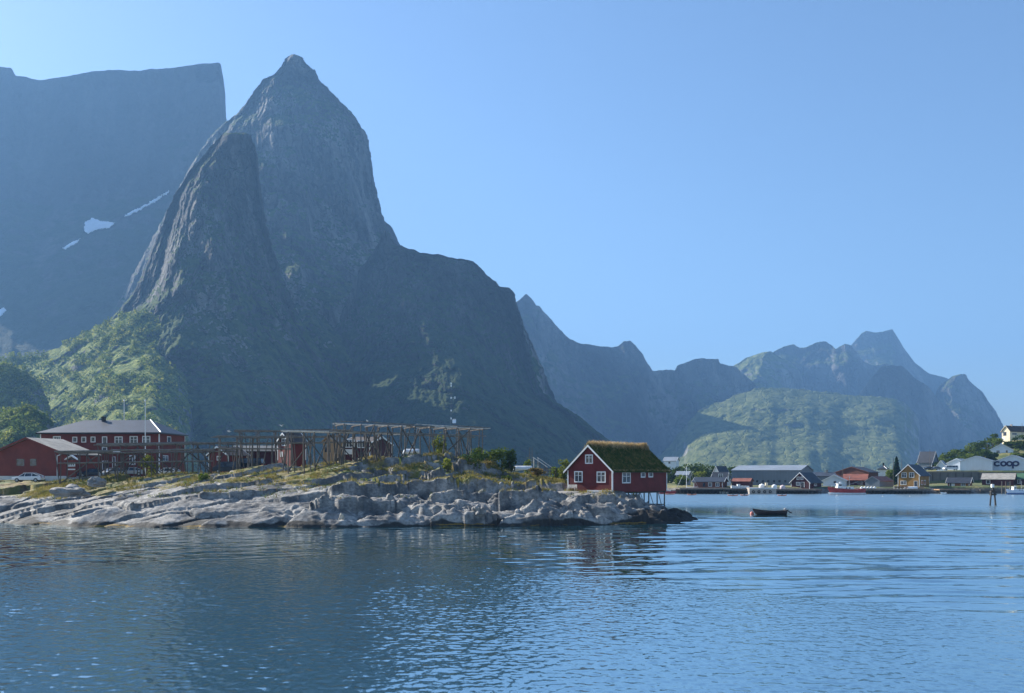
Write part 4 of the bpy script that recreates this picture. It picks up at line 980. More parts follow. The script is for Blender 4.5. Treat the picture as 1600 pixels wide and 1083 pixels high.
# ------------------------------------------------------------------ gulls
def gull(label, p, flying=False, rz=0):
    r = thing('seagull', label, 'seagull', p, rz)
    m = MB(); m.ball((0, 0, .16), .11, (1.9, .8, .85), 10, 8).ball((-.2, 0, .26), .065, (1.05, .9, .95), 8, 6).rod((-.14, 0, .18), (-.2, 0, .25), .055, .05, 8).add([(.16, -.06, .17), (.16, .06, .17), (.38, .035, .15), (.38, -.035, .15), (.16, -.06, .14), (.16, .06, .14), (.38, .035, .135), (.38, -.035, .135)], [(0, 1, 2, 3), (7, 6, 5, 4), (0, 3, 7, 4), (1, 5, 6, 2), (2, 6, 7, 3), (0, 4, 5, 1)])
    m.build('body', WHITE, r, True)
    MB().rod((-.255, 0, .255), (-.33, 0, .235), .018, .006, 5).build('beak', ORANGE, r)
    for s in (-1, 1):
        if flying: pts = [(-.1, s * .07, .2), (-.14, s * .35, .36), (-.02, s * .72, .30), (.08, s * .36, .33), (.1, s * .07, .19)]
        else: pts = [(-.12, s * .095, .2), (.05, s * .1, .22), (.34, s * .03, .16), (.1, s * .1, .11), (-.1, s * .1, .12)]
        q = [(x, y + s * .012, z + (.015 if flying else 0)) for x, y, z in pts]
        MB().ext((pts, q), 0).build('wing', plain('gull_grey', (.42, .44, .47), .7, .1, 3), r)
        if not flying: MB().rod((.0, s * .035, .09), (.0, s * .035, -.02), .012, n=5).build('leg', ORANGE, r)
gull('white seagull flying above the racks near the dark vans', P(358, 676, 140), True, .4)
gull('white seagull flying above the tall narrow red cottage', P(440, 667, 145), True, 1.0)
gull('seagull perched on the highest drying rack', P(574, 659.5, 138), False, 1.2)

# ------------------------------------------------------------------ mast on the mountain foot and small things near the steps
mast = thing('telecom_mast', 'thin grey telecom mast with white panels on the mountain foot', 'mast', P(705, 660, 800))
s8 = 800 / F
hm = 62 * s8
for a in (0, 2.1, 4.2):
    MB().rod((.9 * math.cos(a), .9 * math.sin(a), -10), (.35 * math.cos(a), .35 * math.sin(a), hm), .07, .05, 5).build('leg', GREYWOOD, mast)
m = MB()
for k in range(14):
    z0, z1 = hm * k / 14, hm * (k + 1) / 14; r0, r1 = .9 - .55 * k / 14, .9 - .55 * (k + 1) / 14
    for a, b in ((0, 2.1), (2.1, 4.2), (4.2, 0)): m.rod((r0 * math.cos(a), r0 * math.sin(a), z0), (r1 * math.cos(b), r1 * math.sin(b), z1),   .035, n=4)
m.build('lattice', GREYWOOD, mast)
for fz in (.98, .92, .62, .3, .1):
    MB().box(-.5, .5, -1.2, -.8, hm * fz - .9, hm * fz + .7).build('antenna_panel', WHITE, mast)
MB().box(3.0, 3.8, -1.2, -.7, hm * .62 - 1, hm * .62 + 1).rod((0, 0, hm * .62), (3.2, -.9, hm * .62), .08, n=4).build('antenna_panel', WHITE, mast)
house('equipment_hut', 'tiny white equipment hut at the foot of the telecom mast', 'hut', 706.8, 711, 712.5, 660, 656, 655, 800, 20, PALE, GREYROOF, over=.1, corner=False, barge=False, found=.6, gable='B')
_nt = [bvh(o_) for o_ in bpy.data.objects if o_.name.startswith('mountain')]

# hull builder -------------------------------------------------
def hull(L, B, D, sheer, mat, root, name='hull', stern=.75, open_=True, flare=1.12, n=14, draft=.25):
    """a boat's hull, bow at -x; half-breadth b(t), keel and sheer lines"""
    ts = np.linspace(0, 1, n); ring = []
    for t in ts:
        b = B / 2 * (math.sin(min(1, t / .62) * math.pi / 2) ** .85) * (1 - (1 - stern) * max(0, (t - .6) / .4) ** 1.6) + .02
        sh = D + sheer * ((1 - t) ** 2.2) + sheer * .35 * max(0, t - .6) ** 2 / .16
        kl = -draft + (D + sheer + draft) * .85 * max(0, 1 - t / .14) ** 2
        x = (t - .5) * L - (.22 * (1 - t) ** 3)
        sec = [(x, -b * flare, sh), (x, -b * .96, sh * .55 + kl * .45), (x, -b * .55, kl * .8 + sh * .05), (x, 0, kl), (x, b * .55, kl * .8 + sh * .05), (x, b * .96, sh * .55 + kl * .45), (x, b * flare, sh)]
        ring.append(sec)
    m = MB(); V = [p for r in ring for p in r]; k = 7
    Fc = [(i * k + j, (i + 1) * k + j, (i + 1) * k + j + 1, i * k + j + 1) for i in range(n - 1) for j in range(k - 1)]
    m.add(V, Fc + [tuple(range((n - 1) * k, n * k))])
    if open_:
        th = .05; V2 = [(x + (.06 if i < k else 0), y * (1 - th / max(.1, B / 2) * 1.4), z + (0.0 if j in (0, 6) else .06)) for i, (x, y, z) in enumerate(V) for j in (i % k,)]
        base = len(V)
        m.add(V2, [tuple(reversed(f)) for f in Fc] + [tuple(range((n - 1) * k, n * k))[::-1]])
        m.f += [(i * k, base + i * k, base + (i + 1) * k, (i + 1) * k) for i in range(n - 1)] + [(i * k + 6, (i + 1) * k + 6, base + (i + 1) * k + 6, base + i * k + 6) for i in range(n - 1)]
    else:
        m.add([p for r in ring for p in (r[0], r[6])], [(2 * i, 2 * i + 1, 2 * i + 3, 2 * i + 2) for i in range(n - 1)])
    return m.build(name, mat, root, True)
# moored rowing boat
rb = thing('rowing_boat', 'dark wooden open boat with a tilted outboard motor floating past the tip of the point', 'rowing boat', P(1203, 804, 149.5) * 1.0, math.radians(4))
rb.location.z = .16; rb.scale = (.93, .93, .93)
hull(5.9, 1.7, .46, .46, TARRED, rb, stern=.8)
MB().box(-1.2, -.95, -.72, .72, .30, .34).build('thwart', GREYWOOD, rb); MB().box(.6, .85, -.76, .76, .30, .34).build('thwart', GREYWOOD, rb)
MB().rod((-2.85, -.05, .78), (-1.0, -.88, .46), .03).rod((-1.0, -.88, .46), (2.6, -.74, .50), .03).rod((-2.85, .05, .78), (-1.0, .88, .46), .03).rod((-1.0, .88, .46), (2.6, .74, .50), .03).build('gunwale', GREYWOOD, rb)
om = thing('outboard_motor', None, None); om.parent = rb
MB().ball((2.85, 0, .78), .28, (1.15, .75, 1.0), 10, 8).build('cowling', plain('cowl_grey', (.40, .40, .40), .4, .1, 2), om, True)
MB().rod((3.0, 0, .72), (3.75, 0, .22), .12, .08, 8).box(3.5, 3.95, -.05, .05, .1, .2).rod((3.8, 0, .28), (3.95, 0, .12), .14, .14, 8).build('shaft', BLACKP, om)
MB().ball((0, 0, .1), .28, (1, 1, 1.05), 12, 8)
def buoy(label, px, py, r_, mat, dz=.3):
    Y = ywater(py); t = thing('mooring_buoy', label, 'buoy', (((px - PX0) / F * Y), Y, 0))
    MB().ball((0, 0, r_ * dz), r_, (1, 1, 1), 14, 10).build('float', mat, t, True)
    MB().rod((0, 0, r_ * (dz + .9)), (0, 0, r_ * (dz + 1.25)), r_ * .22, r_ * .18, 8).build('eye', mat, t)
buoy('faded pink mooring buoy at the bow of the dark open boat', 1175, 803.6, .34, PINK)

# mooring dolphin in the water
dY = ywater(790); dol = thing('mooring_post', 'cluster of dark leaning piles with a white lamp box on top standing in the water', 'mooring post', ((1551 - PX0) / F * dY, dY, 0))
for (x0, y0, x1, y1) in ((-.85, -.3, -.25, 0), (.55, -.5, .3, -.1), (.95, .5, .4, .1)):
    MB().rod((x0, y0, -1.5), (x1, y1, 3.3), .17, .15, 8).build('pile', DARKWOOD, dol)
MB().box(-.55, .65, -.4, .4, 2.2, 2.5).box(-.5, .6, -.35, .35, 2.8, 3.15).rod((.1, 0, 3.15), (.1, 0, 3.9), .3, .22, 8).build('collar', DARKWOOD, dol)
MB().box(-.28, .22, -.25, .25, 3.9, 4.6).build('lamp_box', WHITE, dol)
MB().rod((0, 0, 4.6), (0, 0, 4.85), .07, n=6).build('lamp', BLACKP, dol)

# wooden steps, walkway and white boat behind the ridge
stp = thing('wooden_steps', 'pale-railed wooden steps leading down the dry grass slope', 'steps', P(836, 738, 152), math.radians(-35))
for k in range(7): MB().box(k * .42, k * .42 + .36, -.6, .6, 1.7 - k * .26, 1.76 - k * .26).build('tread', GREYWOOD, stp)
for s in (-.65, .65):
    MB().rod((0, s, 2.55), (2.9, s, .85), .06).build('handrail', OLDLITPOLE, stp)
    for k in (0, 3, 6): MB().rod((k * .42 + .18, s, -.6), (k * .42 + .18, s, 2.5 - k * .26), .05).build('post', OLDLITPOLE if k == 0 else GREYWOOD, stp)
wk = thing('wooden_walkway', 'grey wooden walkway with rail posts left of the turf-roofed cottage', 'walkway', P(868, 742, 150))
MB().box(-2.6, 2.4, -.6, .6, .1, .2).build('deck', GREYWOOD, wk)
MB().rod((-2.6, -.55, 1.1), (2.4, -.55, 1.05), .05).rod((-2.6, -.55, .65), (2.4, -.55, .62), .04).build('rail', GREYWOOD, wk)
for x in (-2.5, -1.3, 0, 1.2, 2.3): MB().rod((x, -.55, -1.2), (x, -.55, 1.15), .06).build('post', GREYWOOD, wk)
wb = thing('stored_boat', 'white upturned boat lying in the dry grass beside the wooden steps', 'boat', P(817, 733, 156), math.radians(10))
h_ = hull(3.2, 1.3, .45, .25, WHITE, wb); h_.rotation_euler = (math.pi, 0, 0); h_.location = (0, 0, .3)
cb = thing('covered_boat', 'upturned pale dinghy seen through the legs of the highest drying rack', 'boat', P(643, 705, 152), math.radians(8))
h_ = hull(2.6, 1.3, .45, .2, PALE, cb); h_.rotation_euler = (math.pi, 0, 0); h_.location = (0, 0, .12)
pole('utility_pole', 'thin dark pole left of a matching pole behind the olive bush', 'pole', 827.5, 699, 722, 175, .07, GREYWOOD, ball=False)
pole('utility_pole', 'thin dark pole right of a matching pole behind the wooden steps', 'pole', 831.5, 699, 722, 177, .07, GREYWOOD, ball=False)
fr = random.Random(8)
def boulder(label, px, py, Y, rx, ry, rz_, mat, seed):
    x = (px - PX0) / F * Y; g0 = ground(x, Y)
    r = np.random.RandomState(seed)
    bm = bmesh.new(); bmesh.ops.create_icosphere(bm, subdivisions=4, radius=1)
    for v in bm.verts:
        c = v.co; d = .42 * float(fbm(c.x * 1.3 + seed, c.y * 1.3, c.z * 1.3, 4)); c *= 1 + d
        c.x *= rx; c.y *= ry; c.z = max(c.z, -.55) * rz_
    me = bpy.data.meshes.new('boulder'); bm.to_mesh(me); bm.free()
    o = link_mesh('boulder', me, mat); o.location = (x, Y, max(g0, zat(py, Y)) + rz_ * .1); o.rotation_euler = (0, 0, seed)
    return tag(o, label, 'boulder')
BLD = plain('boulder_stone', (.23, .22, .21), .85, .35, 1.1); BLDP = plain('pale_boulder_stone', (.46, .40, .32), .85, .25, 1.4)
boulder('small pale rounded stone standing alone on the waterline', 534, 817, 115.2, .35, .35, .6, BLDP, 1)
boulder('grey rounded boulder at the waterline below the dark rock shelf', 748, 812, 117.6, 1.2, .8, .85, BLD, 2)
boulder('large smooth boulder left of the racks, above the shore slabs', 108, 771, 124.5, 2.5, 1.4, .95, BLD, 3)
boulder('dark boulder half buried in the bank under the low drying rack', 153, 757, 133, 1.3, .9, .9, BLD, 4)

# ------------------------------------------------------------------ the village across the water
tx = np.concatenate([np.arange(40, 300, 2.0)]); ty = np.concatenate([np.arange(300, 330, .8), np.arange(330, 620, 4.0)])
TX, TY = np.meshgrid(tx, ty); TPX = PX0 + TX / TY * F
edge = interp([(900, 340), (1030, 330), (1060, 322), (1160, 316), (1300, 314), (1460, 312), (1700, 308)], TPX) + 1.6 * fbm(TX / 12, TY / 60, .5, 4)
base = interp([(900, 1.2), (1060, 2.3), (1160, 2.2), (1440, 2.2), (1480, 2.6), (1700, 2.6)], TPX)
bank = base * sstep(-1.5, 3.0, TY - edge) - 2.5 * (1 - sstep(-2, 1.5, TY - edge))
rise = interp([(900, 0), (1080, 2.0), (1130, 3.0), (1300, 1.0), (1400, 2.0), (1440, 1.5), (1470, 3.0), (1500, 5.5), (1530, 9), (1560, 13.5), (1580, 16), (1620, 17), (1750, 18)], TPX) * sstep(404, 470, TY)
mid = interp([(900, .6), (1300, .6), (1420, 1.0), (1445, 5.2), (1700, 5.2)], TPX) * sstep(370, 373, TY) + interp([(1400, 0), (1450, .45), (1700, .45)], TPX) * sstep(318, 366, TY)
TZ = bank + mid + rise + (.35 * fbm(TX / 9, TY / 12, .9, 4)) * sstep(2, 10, TY - edge) * (1 - .8 * sstep(372, 376, TY) * sstep(405, 400, TY))
def shore_land():
    m = NT('shore_land'); p = m.pos(); z = m.sep(p)[2]
    g = m.mix(m.rng(m.noise(p, .09, 6), .36, .64), (.055, .085, .02), (.22, .19, .07))
    r = m.mix(m.rng(m.noise(p, .5, 7), .35, .65), (.05, .048, .045), (.17, .16, .15))
    zz = m.math('ADD', z, m.math('MULTIPLY', m.noise(p, .4, 5), 1.2))
    m.l(m.mix(m.rng(zz, 2.0, 2.9), r, g), m.b.inputs['Base Color']); m.b.inputs['Roughness'].default_value = .95
    m.l(m.bump(m.noise(p, 1.2, 5), .4, .8), m.b.inputs['Normal'])
    return m.m
land = np_mesh('village_ground', np.stack([TX, TY, TZ], -1), grid_quads(len(ty), len(tx))[:, ::-1], shore_land(), smooth=True); land['kind'] = 'structure'
_lt = bvh(land)
def lz(x, y):
    h = _lt.ray_cast(Vector((x, y, 200)), Vector((0, 0, -1)))[0]
    return h.z if h else 0

def hs(*a, **k): return house(*a, **k)[0]
hs('boathouse', 'low red boathouse with a long dark roof and two white windows on the left pier', 'boathouse', 1084, 1129, 1136, 760.5, 753, 746.5, 316, 8, BRED, SLATE, gable='B', over=.6, found=.6, wins=[('A', 1109.5, 757, 6, 6.5), ('A', 1121, 757, 6, 6.5), ('A', 1100, 757.5, 3.5, 6, 'dark')])
hs('white_house', 'white villa with steep dark roof and round-topped dormer between trees', 'house', 1111, 1127, 1142, 757, 746, 729, 356, 42, WHITE, SLATE, over=.3, wins=[('A', 1114, 748, 3, 4, 'small'), ('A', 1122, 749, 3, 4, 'small'), ('B', 1135, 751, 3, 5, 'small')])
hs('white_house', 'small white house in front of the villa with the dark dormer roof', 'house', 1112, 1135, 1140, 757, 751, 738.5, 340, 12, WHITE, SLATE, gable='B', over=.3, wins=[('A', 1126, 744, 7, 7)])
hs('shed', 'low shed with a rusty orange roof in front of the big grey warehouse', 'shed', 1144, 1171, 1176, 761, 752.5, 748, 318, 8, DRED, ORANGEROOF, gable='B', over=.4, trim=DRED)
hs('white_house', 'distant house with a pale blue roof above the trees nearest the turf-roofed cottage', 'house', 1037, 1056, 1061, 727, 720, 714.5, 470, 14, PALE, GREYROOF, gable='B', over=.5, found=14, wins=[('A', 1046, 723, 3, 3, 'dark')])
hs('grey_house', 'grey house with a pale roof edge behind the round green bush', 'house', 1057, 1074, 1079, 750, 742, 737, 350, 12, GREYCLAD, GREYROOF, gable='B', over=.5, found=3)
wh, wi = house('warehouse', 'big grey metal warehouse with a pale ribbed roof and a row of small square windows', 'warehouse', 1143, 1251, 1270.5, 760, 735, 727.5, 352, 13, GREYCLAD, GREYROOF, trim=GREYCLAD, gable='B', over=.25, found=1.0, corner=False,
    wins=[('A', 1183, 752, 3.3, 3.6, 'dark'), ('A', 1192, 752, 3.3, 3.6, 'dark'), ('A', 1200.5, 752, 3.3, 3.6, 'dark'), ('A', 1209.3, 752, 3.3, 3.6, 'dark'), ('A', 1218, 752, 3.3, 3.6, 'dark'), ('A', 1227, 752, 3.3, 3.6, 'dark')])
hs('rorbu_cottage', 'dark red waterside cottage with white-edged gable and dark roof on stilts', 'cottage', 1236, 1265, 1283.5, 765, 753.5, 739, 315, 44, DRED, SLATE, over=.5, found=.4, wins=[('A', 1247, 747.3, 4.5, 5), ('A', 1253, 747.3, 4.5, 5), ('A', 1247, 756, 6, 5.5, 'wide'), ('A', 1254, 757.5, 6, 8.5, 'gdoor'), ('B', 1274, 757, 4, 5, 'small')], wall2=TANWOOD)
hs('grey_shed', 'pale grey shed with a low gable behind the red and white fishing boat', 'shed', 1285.5, 1321, 1323, 763, 751, 742.5, 330, 4, PALE, GREYROOF, over=.5, wins=[('A', 1304.5, 753.5, 4, 3.5, 'dark')])
hs('long_shed', 'long low building with a dark blue roof between the warehouse and the brown gable building', 'building', 1268, 1312, 1316, 758, 744, 738.5, 385, 8, GREYCLAD, BLUEROOF, gable='B', chimney=(.5, .5, .9, 1.0))
hs('brown_building', 'wide reddish-brown building with a low gable and dark roof', 'building', 1306, 1356.5, 1372, 757, 738, 730, 372, 24, BRED, SLATE, over=.4, trim=BRED, wins=[('A', 1348, 743, 3.5, 3.5, 'dark')])
hs('red_roof_shed', 'shed with a broad tomato-red roof behind the fishing boat', 'shed', 1318, 1353, 1356, 762, 750, 741.5, 345, 4, DRED, ORANGEROOF, gable='B', over=.6, trim=DRED, wins=[('A', 1325, 756, 5, 6, 'dark'), ('A', 1344, 755, 9, 7, 'dark')])
hs('waterside_shed', 'grey gabled shed with an orange roof and tan side wall on the middle pier', 'shed', 1352, 1374.5, 1395.5, 763, 752, 745, 320, 42, GREYCLAD, ORANGEROOF, over=.25, trim=GREYCLAD, wins=[], corner=False)
hs('white_house', 'small pale house with a dark hipped roof left of the tall fir', 'house', 1372.5, 1384, 1389, 748, 733, 727, 390, 30, WHITE, SLATE, hip=2.2, over=.5, chimney=(.5, .4, .6, .9), corner=False)
hs('yellow_house', 'two-storey ochre yellow house with white trim and dark blue roof on the water edge', 'house', 1403, 1436.5, 1452, 765, 742, 726.5, 316, 43, OCHRE, SLATE, over=.55, found=.3,
    wins=[('A', 1412.7, 742.5, 8, 8), ('A', 1424.5, 742.3, 8, 8), ('A', 1411.5, 754.5, 9.5, 6.5, 'wide'), ('A', 1430.7, 756.5, 5.5, 10, 'gdoor'), ('B', 1440.5, 754, 2.6, 7.5, 'small'), ('B', 1445, 754, 2.6, 7.5, 'small')])
hs('small_cabin', 'small orange-brown boat cabin with a white door on its own jetty', 'cabin', 1480, 1514.5, 1519, 764, 754.5, 747, 318, 8, ORBR, SLATE, gable='B', over=.5, found=.4, wins=[('A', 1489.5, 758.5, 5, 8, 'door'), ('A', 1485, 757.5, 3.5, 5, 'small'), ('A', 1505, 757, 7, 5.5)])
hs('boathouse', 'long dark red boathouse with a weathered grey roof and one white window', 'boathouse', 1534.5, 1583.5, 1587, 764, 749, 740.5, 322, 4, DRED, LICHENROOF, gable='B', over=.5, found=1, trim=DRED, wins=[('A', 1544, 753, 6.5, 7, 'small'), ('A', 1576, 756, 5, 6, 'dark')])
hs('boathouse', 'dark red boathouse with a green roof at the right edge', 'boathouse', 1585.5, 1640, 1644, 764, 749, 740.2, 321, 4, DRED, GREENROOF, gable='B', over=.3, found=1, trim=DRED, wins=[('A', 1592.5, 752.5, 6, 6.5)])
hs('dark_roof_house', 'house with a big dark roof half hidden behind shrubs on the slope', 'house', 1434, 1456, 1466, 735, 722, 706, 430, 46, GREYCLAD, SLATE, gable='B', over=.4, found=6)
hs('white_house', 'little white gabled shed beside the white van', 'shed', 1463.5, 1477, 1480, 735.5, 728, 720, 398, 16, PALE, GREYROOF, over=.3, found=1.0)
hs('store_building', 'white store wing with a low gable behind the white van', 'store', 1479, 1511, 1520, 735.5, 724, 717, 412, 18, PALE, GREYROOF, over=.3, trim=PALE, found=1.0)
hs('store_building', 'broad pale store hall with a wide low gable left of the blue lettering', 'store', 1500, 1550.5, 1556, 735.5, 720.5, 713, 400, 6, PALE, GREYROOF, over=.3, trim=PALE, found=1.0, corner=False)
st, si = house('store_building', 'pale store hall carrying big dark blue lettering on its gable', 'store', 1551, 1612, 1618, 735.5, 722, 711.5, 396, 5, PALE, GREYROOF, over=.35, trim=PALE, found=1.0, corner=False)
# the lettering: c o o p
def ringseg(mb, cx, cz, ro, ri, a0, a1, y0, y1, n=26, sx=1.15):
    A = [a0 + (a1 - a0) * k / n for k in range(n + 1)]
    for i in range(n):
        p = []
        for yy in (y0, y1): pass
        q = [(A[i], ro), (A[i + 1], ro), (A[i + 1], ri), (A[i], ri)]
        b = [(cx + r * sx * math.cos(t), y0, cz + r * math.sin(t)) for t, r in q]; f = [(x, y1, z) for x, y, z in b]
        mb.add(b + f, [(0, 1, 2, 3), (7, 6, 5, 4), (0, 4, 5, 1), (1, 5, 6, 2), (2, 6, 7, 3), (3, 7, 4, 0)])
u_ = 396 / F
def lx(px): return (px - 1612) * u_
zc_ = zat(724.4, 396) - si['C'].z; R = 4.35 * u_
for px, kind in ((1564.4, 'c'), (1573.2, 'o'), (1581.6, 'o'), (1590.2, 'p')):
    mb = MB()
    if kind == 'c': ringseg(mb, lx(px), zc_, R, R * .46, math.radians(38), math.radians(322), -.22, -.06, sx=1.22)
    else: ringseg(mb, lx(px), zc_, R, R * .46, 0, 2 * math.pi, -.22, -.06, sx=1.08 if kind == 'o' else 1.2)
    if kind == 'p': mb.box(lx(px) - R * 1.2, lx(px) - R * .58, -.225, -.062, zc_ - R * 1.75, zc_ - R * .02)
    mb.build('letter', NAVY, st)
hs('blue_grey_house', 'blue-grey gabled house with a white bay standing above the store halls', 'house', 1546, 1583, 1585, 714, 703, 694, 440, 4, PALE, BROWNROOF, over=.4, found=4, wins=[('A', 1559.5, 706, 6, 5), ('A', 1573, 705.5, 4, 4.5, 'small'), ('A', 1549, 708.5, 7, 8.5, 'board'), ('A', 1573, 710, 20, 2.4, 'board')])
hs('hill_house', 'cream house with a dark brown roof and balcony on top of the wooded hill', 'house', 1565.5, 1578, 1606, 690, 673, 665.5, 470, 64, CREAM, BROWNROOF, over=.5, found=4, trim=CREAM, chimney=(.5, .3, .8, .7), wins=[('A', 1570, 678, 5, 6, 'dark'), ('A', 1568, 685.5, 5, 5, 'board'), ('B', 1585, 678, 8, 4, 'small')])

# retaining wall, cars above it
rw = thing('retaining_wall', 'long grey timber retaining wall below the parked cars', 'wall', P(1445, 749, 371))
ww = 52.0
MB().box(-2, ww, 0, .5, -4, 2.9).build('panel', plain('retaining_boards', (.17, .155, .14), .9, .2, .3, boards='v', bw=.6), rw)
MB().box(-2, 22.5, -.15, .6, 2.903, 3.3).build('cap_beam', plain('grey_rail', (.23, .21, .19), .9, .15, .4), rw)
for k in range(16): MB().box(k * 3.2 - .1, k * 3.2 + .15, -.25, -.003, -4, 2.85).build('post', GREYWOOD, rw)
tY = 378
car('dark car parked above the retaining wall, left of two', 1449, 734.6, tY, math.radians(12), CARBLACK)
car('dark grey car parked above the retaining wall beside the white van', 1461, 734.6, tY, math.radians(8), CARGREY)
car('long white van parked above the retaining wall', 1485, 734.6, tY, math.radians(4), CARWHITE, van=True, cat='van', ln=6.0)

# piers -------------------------------------------------
def pier(label, px0, px1, pyt, Y, depth, deckm=GREYWOOD, pilem=DARKWOOD, n=8, backwall=None, deck_t=.35):
    a = P(px0, pyt, Y); w = (px1 - px0) / F * Y
    r = thing('pier', label, 'pier', (a.x, Y, 0)); z = a.z
    MB().box(0, w, 0, depth, z - deck_t, z).build('deck', deckm, r)
    MB().box(-.05, w + .05, -.12, -.004, z - deck_t * 1.6, z - .06).build('edge_beam', GREYWOOD, r)
    for i in range(n):
        x = .2 + (w - .4) * i / (n - 1)
        for j, yy in enumerate((.25, depth * .55)):
            MB().rod((x + fr.uniform(-.1, .1), yy, -1.5), (x, yy, z - deck_t), .15, .14, 7).build('pile', pilem, r)
    m = MB()
    for i in range(n - 1):
        x0, x1 = .2 + (w - .4) * i / (n - 1), .2 + (w - .4) * (i + 1) / (n - 1)
        if fr.random() < .6: m.rod((x0, .08, .2), (x1, .08, z - deck_t - .1), .06, n=5)
    if m.v: m.build('brace', pilem, r)
    if backwall: MB().box(0, w, depth * .8, depth * .8 + .3, -1.5, z - deck_t - .01).build('back_wall', DARKWOOD, r)
    return r
pier('long dark timber pier under the low red boathouse', 1062, 1146, 763, 306, 9, n=15, backwall=True)
pier('dark pier piled with white bundles', 1144, 1171, 763.5, 307, 8, n=6, backwall=True)
pier('dark timber pier under the dark red waterside cottage', 1213, 1284, 764.5, 307, 12, n=13, backwall=True)
pier('dark pier right of the red and white fishing boat', 1350, 1392, 764.5, 306, 10, n=8, backwall=True)
pier('grey boarded pier in front of the ochre yellow house', 1391, 1453, 764.5, 306, 10, n=11, backwall=True)
pier('wooden jetty under the orange-brown boat cabin', 1468, 1517, 764.5, 309, 8, n=8, backwall=True, deckm=TANWOOD)
pier('dark pier under the dark red boathouses at the right edge', 1532, 1625, 765, 311, 10, n=14, backwall=True)
pier('small rough jetty beside the moored red boat', 1040, 1064, 766, 312, 6, n=5)
q = thing('concrete_quay', 'pale concrete quay block with tyre fenders below the white tanks', 'quay', P(1171, 772.5, 304))
w_ = 42 / F * 304
MB().box(0, w_, 0, 10, -2, 2.25).build('block', CONCRETE, q)
MB().box(-.05, w_ + .05, -.08, -.004, 1.85, 2.28).build('edge', PLINTH, q)
for k in range(4):
    m = MB()
    for t in range(14):
        a0, a1 = 2 * math.pi * t / 14, 2 * math.pi * (t + 1) / 14
        m.rod((1.3 + k * 1.9 + .38 * math.cos(a0), -.16, .9 + .38 * math.sin(a0)), (1.3 + k * 1.9 + .38 * math.cos(a1), -.16, .9 + .38 * math.sin(a1)), .13, n=6)
    m.build('tyre_fender', RUBBER, q)
def tank(label, px, py, r_, cone=False, mat=WHITE):
    Y = 309; p = P(px, py, Y); t = thing('storage_tank', label, 'tank', p)
    MB().rod((0, 0, -.3), (0, 0, r_ * .7), r_, r_, 20).build('body', mat, t, False)
    MB().ball((0, 0, r_ * .7), r_, (1, 1, .62), 20, 10).build('dome', mat, t, True)
    MB().rod((0, 0, r_ * 1.25), (0, 0, r_ * 1.45), r_ * .2, r_ * .2, 10).build('lid', mat, t)
tank('larger white domed tank on the concrete quay', 1190.5, 762.5, 1.05)
tank('white domed tank at the right end of the concrete quay', 1210, 762.5, .9)
tank('pale pink domed tank on the pier right of the concrete quay', 1223, 763.8, .95, mat=plain('pale_pink', (.62, .50, .50), .5, .1, 1))
def crate(label, px, py, Y, w, d, h, mat, name='fish_crate', cat='crate', group=None):
    t = thing(name, label, cat, P(px, py, Y), 0, group)
    MB().box(-w / 2, w / 2, 0, d, 0, h * .9).build('body', mat, t)
    m = MB().box(-w / 2 - .04, w / 2 + .04, -.04, d + .04, h * .903, h)
    m.build('lid', mat, t)
    m = MB()
    for k in range(3): m.box(-w / 2 + w * (k + .3) / 3, -w / 2 + w * (k + .5) / 3, -.035, -.003, .05, h * .88)
    m.build('rib', mat, t)
    return t
crate('tall cream box between the two white domed tanks', 1198, 763, 308, .75, .75, 1.9, CREAM)
for k, (px, lb) in enumerate(((1145, 'white tub at the left end of the row of tubs on the bundle pier'), (1149.5, 'white tub second along the row of tubs on the bundle pier'), (1154.5, 'taller white tub in the middle of the row on the bundle pier'), (1159.5, 'white tub right of the taller tub on the bundle pier'), (1164, 'white tub second from the concrete quay on the bundle pier'), (1168.5, 'white tub nearest the concrete quay on the bundle pier'))):
    crate(lb, px, 763.4, 309, .95, .95, [1.0, .9, 1.5, 1.0, .95, .9][k], WHITE, 'fish_tub', 'tub', 'white tubs on the bundle pier')
def bale(label, px, py, Y, grp):
    t = thing('wrapped_bale', label, 'bale', P(px, py, Y), 0, grp)
    MB().ball((0, 0, .42), .5, (1.1, 1.0, .85), 12, 8).build('wrapping', WHITE, t, True)
    MB().rod((0, 0, .82), (.05, 0, .98), .12, .05, 6).build('knot', WHITE, t)
for k, lb in enumerate(('white wrapped bale nearest the stern of the fishing boat', 'white wrapped bale second from the fishing boat on the dark pier', 'white wrapped bale in the middle of the row on the dark pier', 'white wrapped bale beside the rightmost bale on the dark pier', 'white wrapped bale nearest the grey gabled shed with the tan side wall')):
    bale(lb, 1346.5 + k * 5.0, 764.3, 308, 'wrapped bales on the dark pier')
crate('orange crate on the pier of the ochre yellow house, left of a pair', 1437.3, 764.4, 307, .9, .8, .85, TANWOOD); crate('orange crate on the pier of the ochre yellow house, right of a pair', 1441.5, 764.4, 307, .9, .8, .85, TANWOOD)
ub = thing('upturned_boat', 'white upturned boat on the pier in front of the ochre yellow house', 'boat', P(1423, 764.4, 307.5), math.radians(3))
h_ = hull(4.5, 1.6, .5, .2, WHITE, ub); h_.rotation_euler = (math.pi, 0, 0); h_.location = (0, 0, .68)
fn = thing('deck_fence', 'low brown board fence along the pier terrace of the ochre yellow house', 'fence', P(1397, 764.4, 306.5))
MB().box(0, 4.8, 0, .06, .3, .55).box(0, 4.8, 0, .06, .65, .95).build('board', BRED, fn)
for k in range(5): MB().box(k * 1.15, k * 1.15 + .1, .062, .14, 0, 1.05).build('post', WHITE, fn)

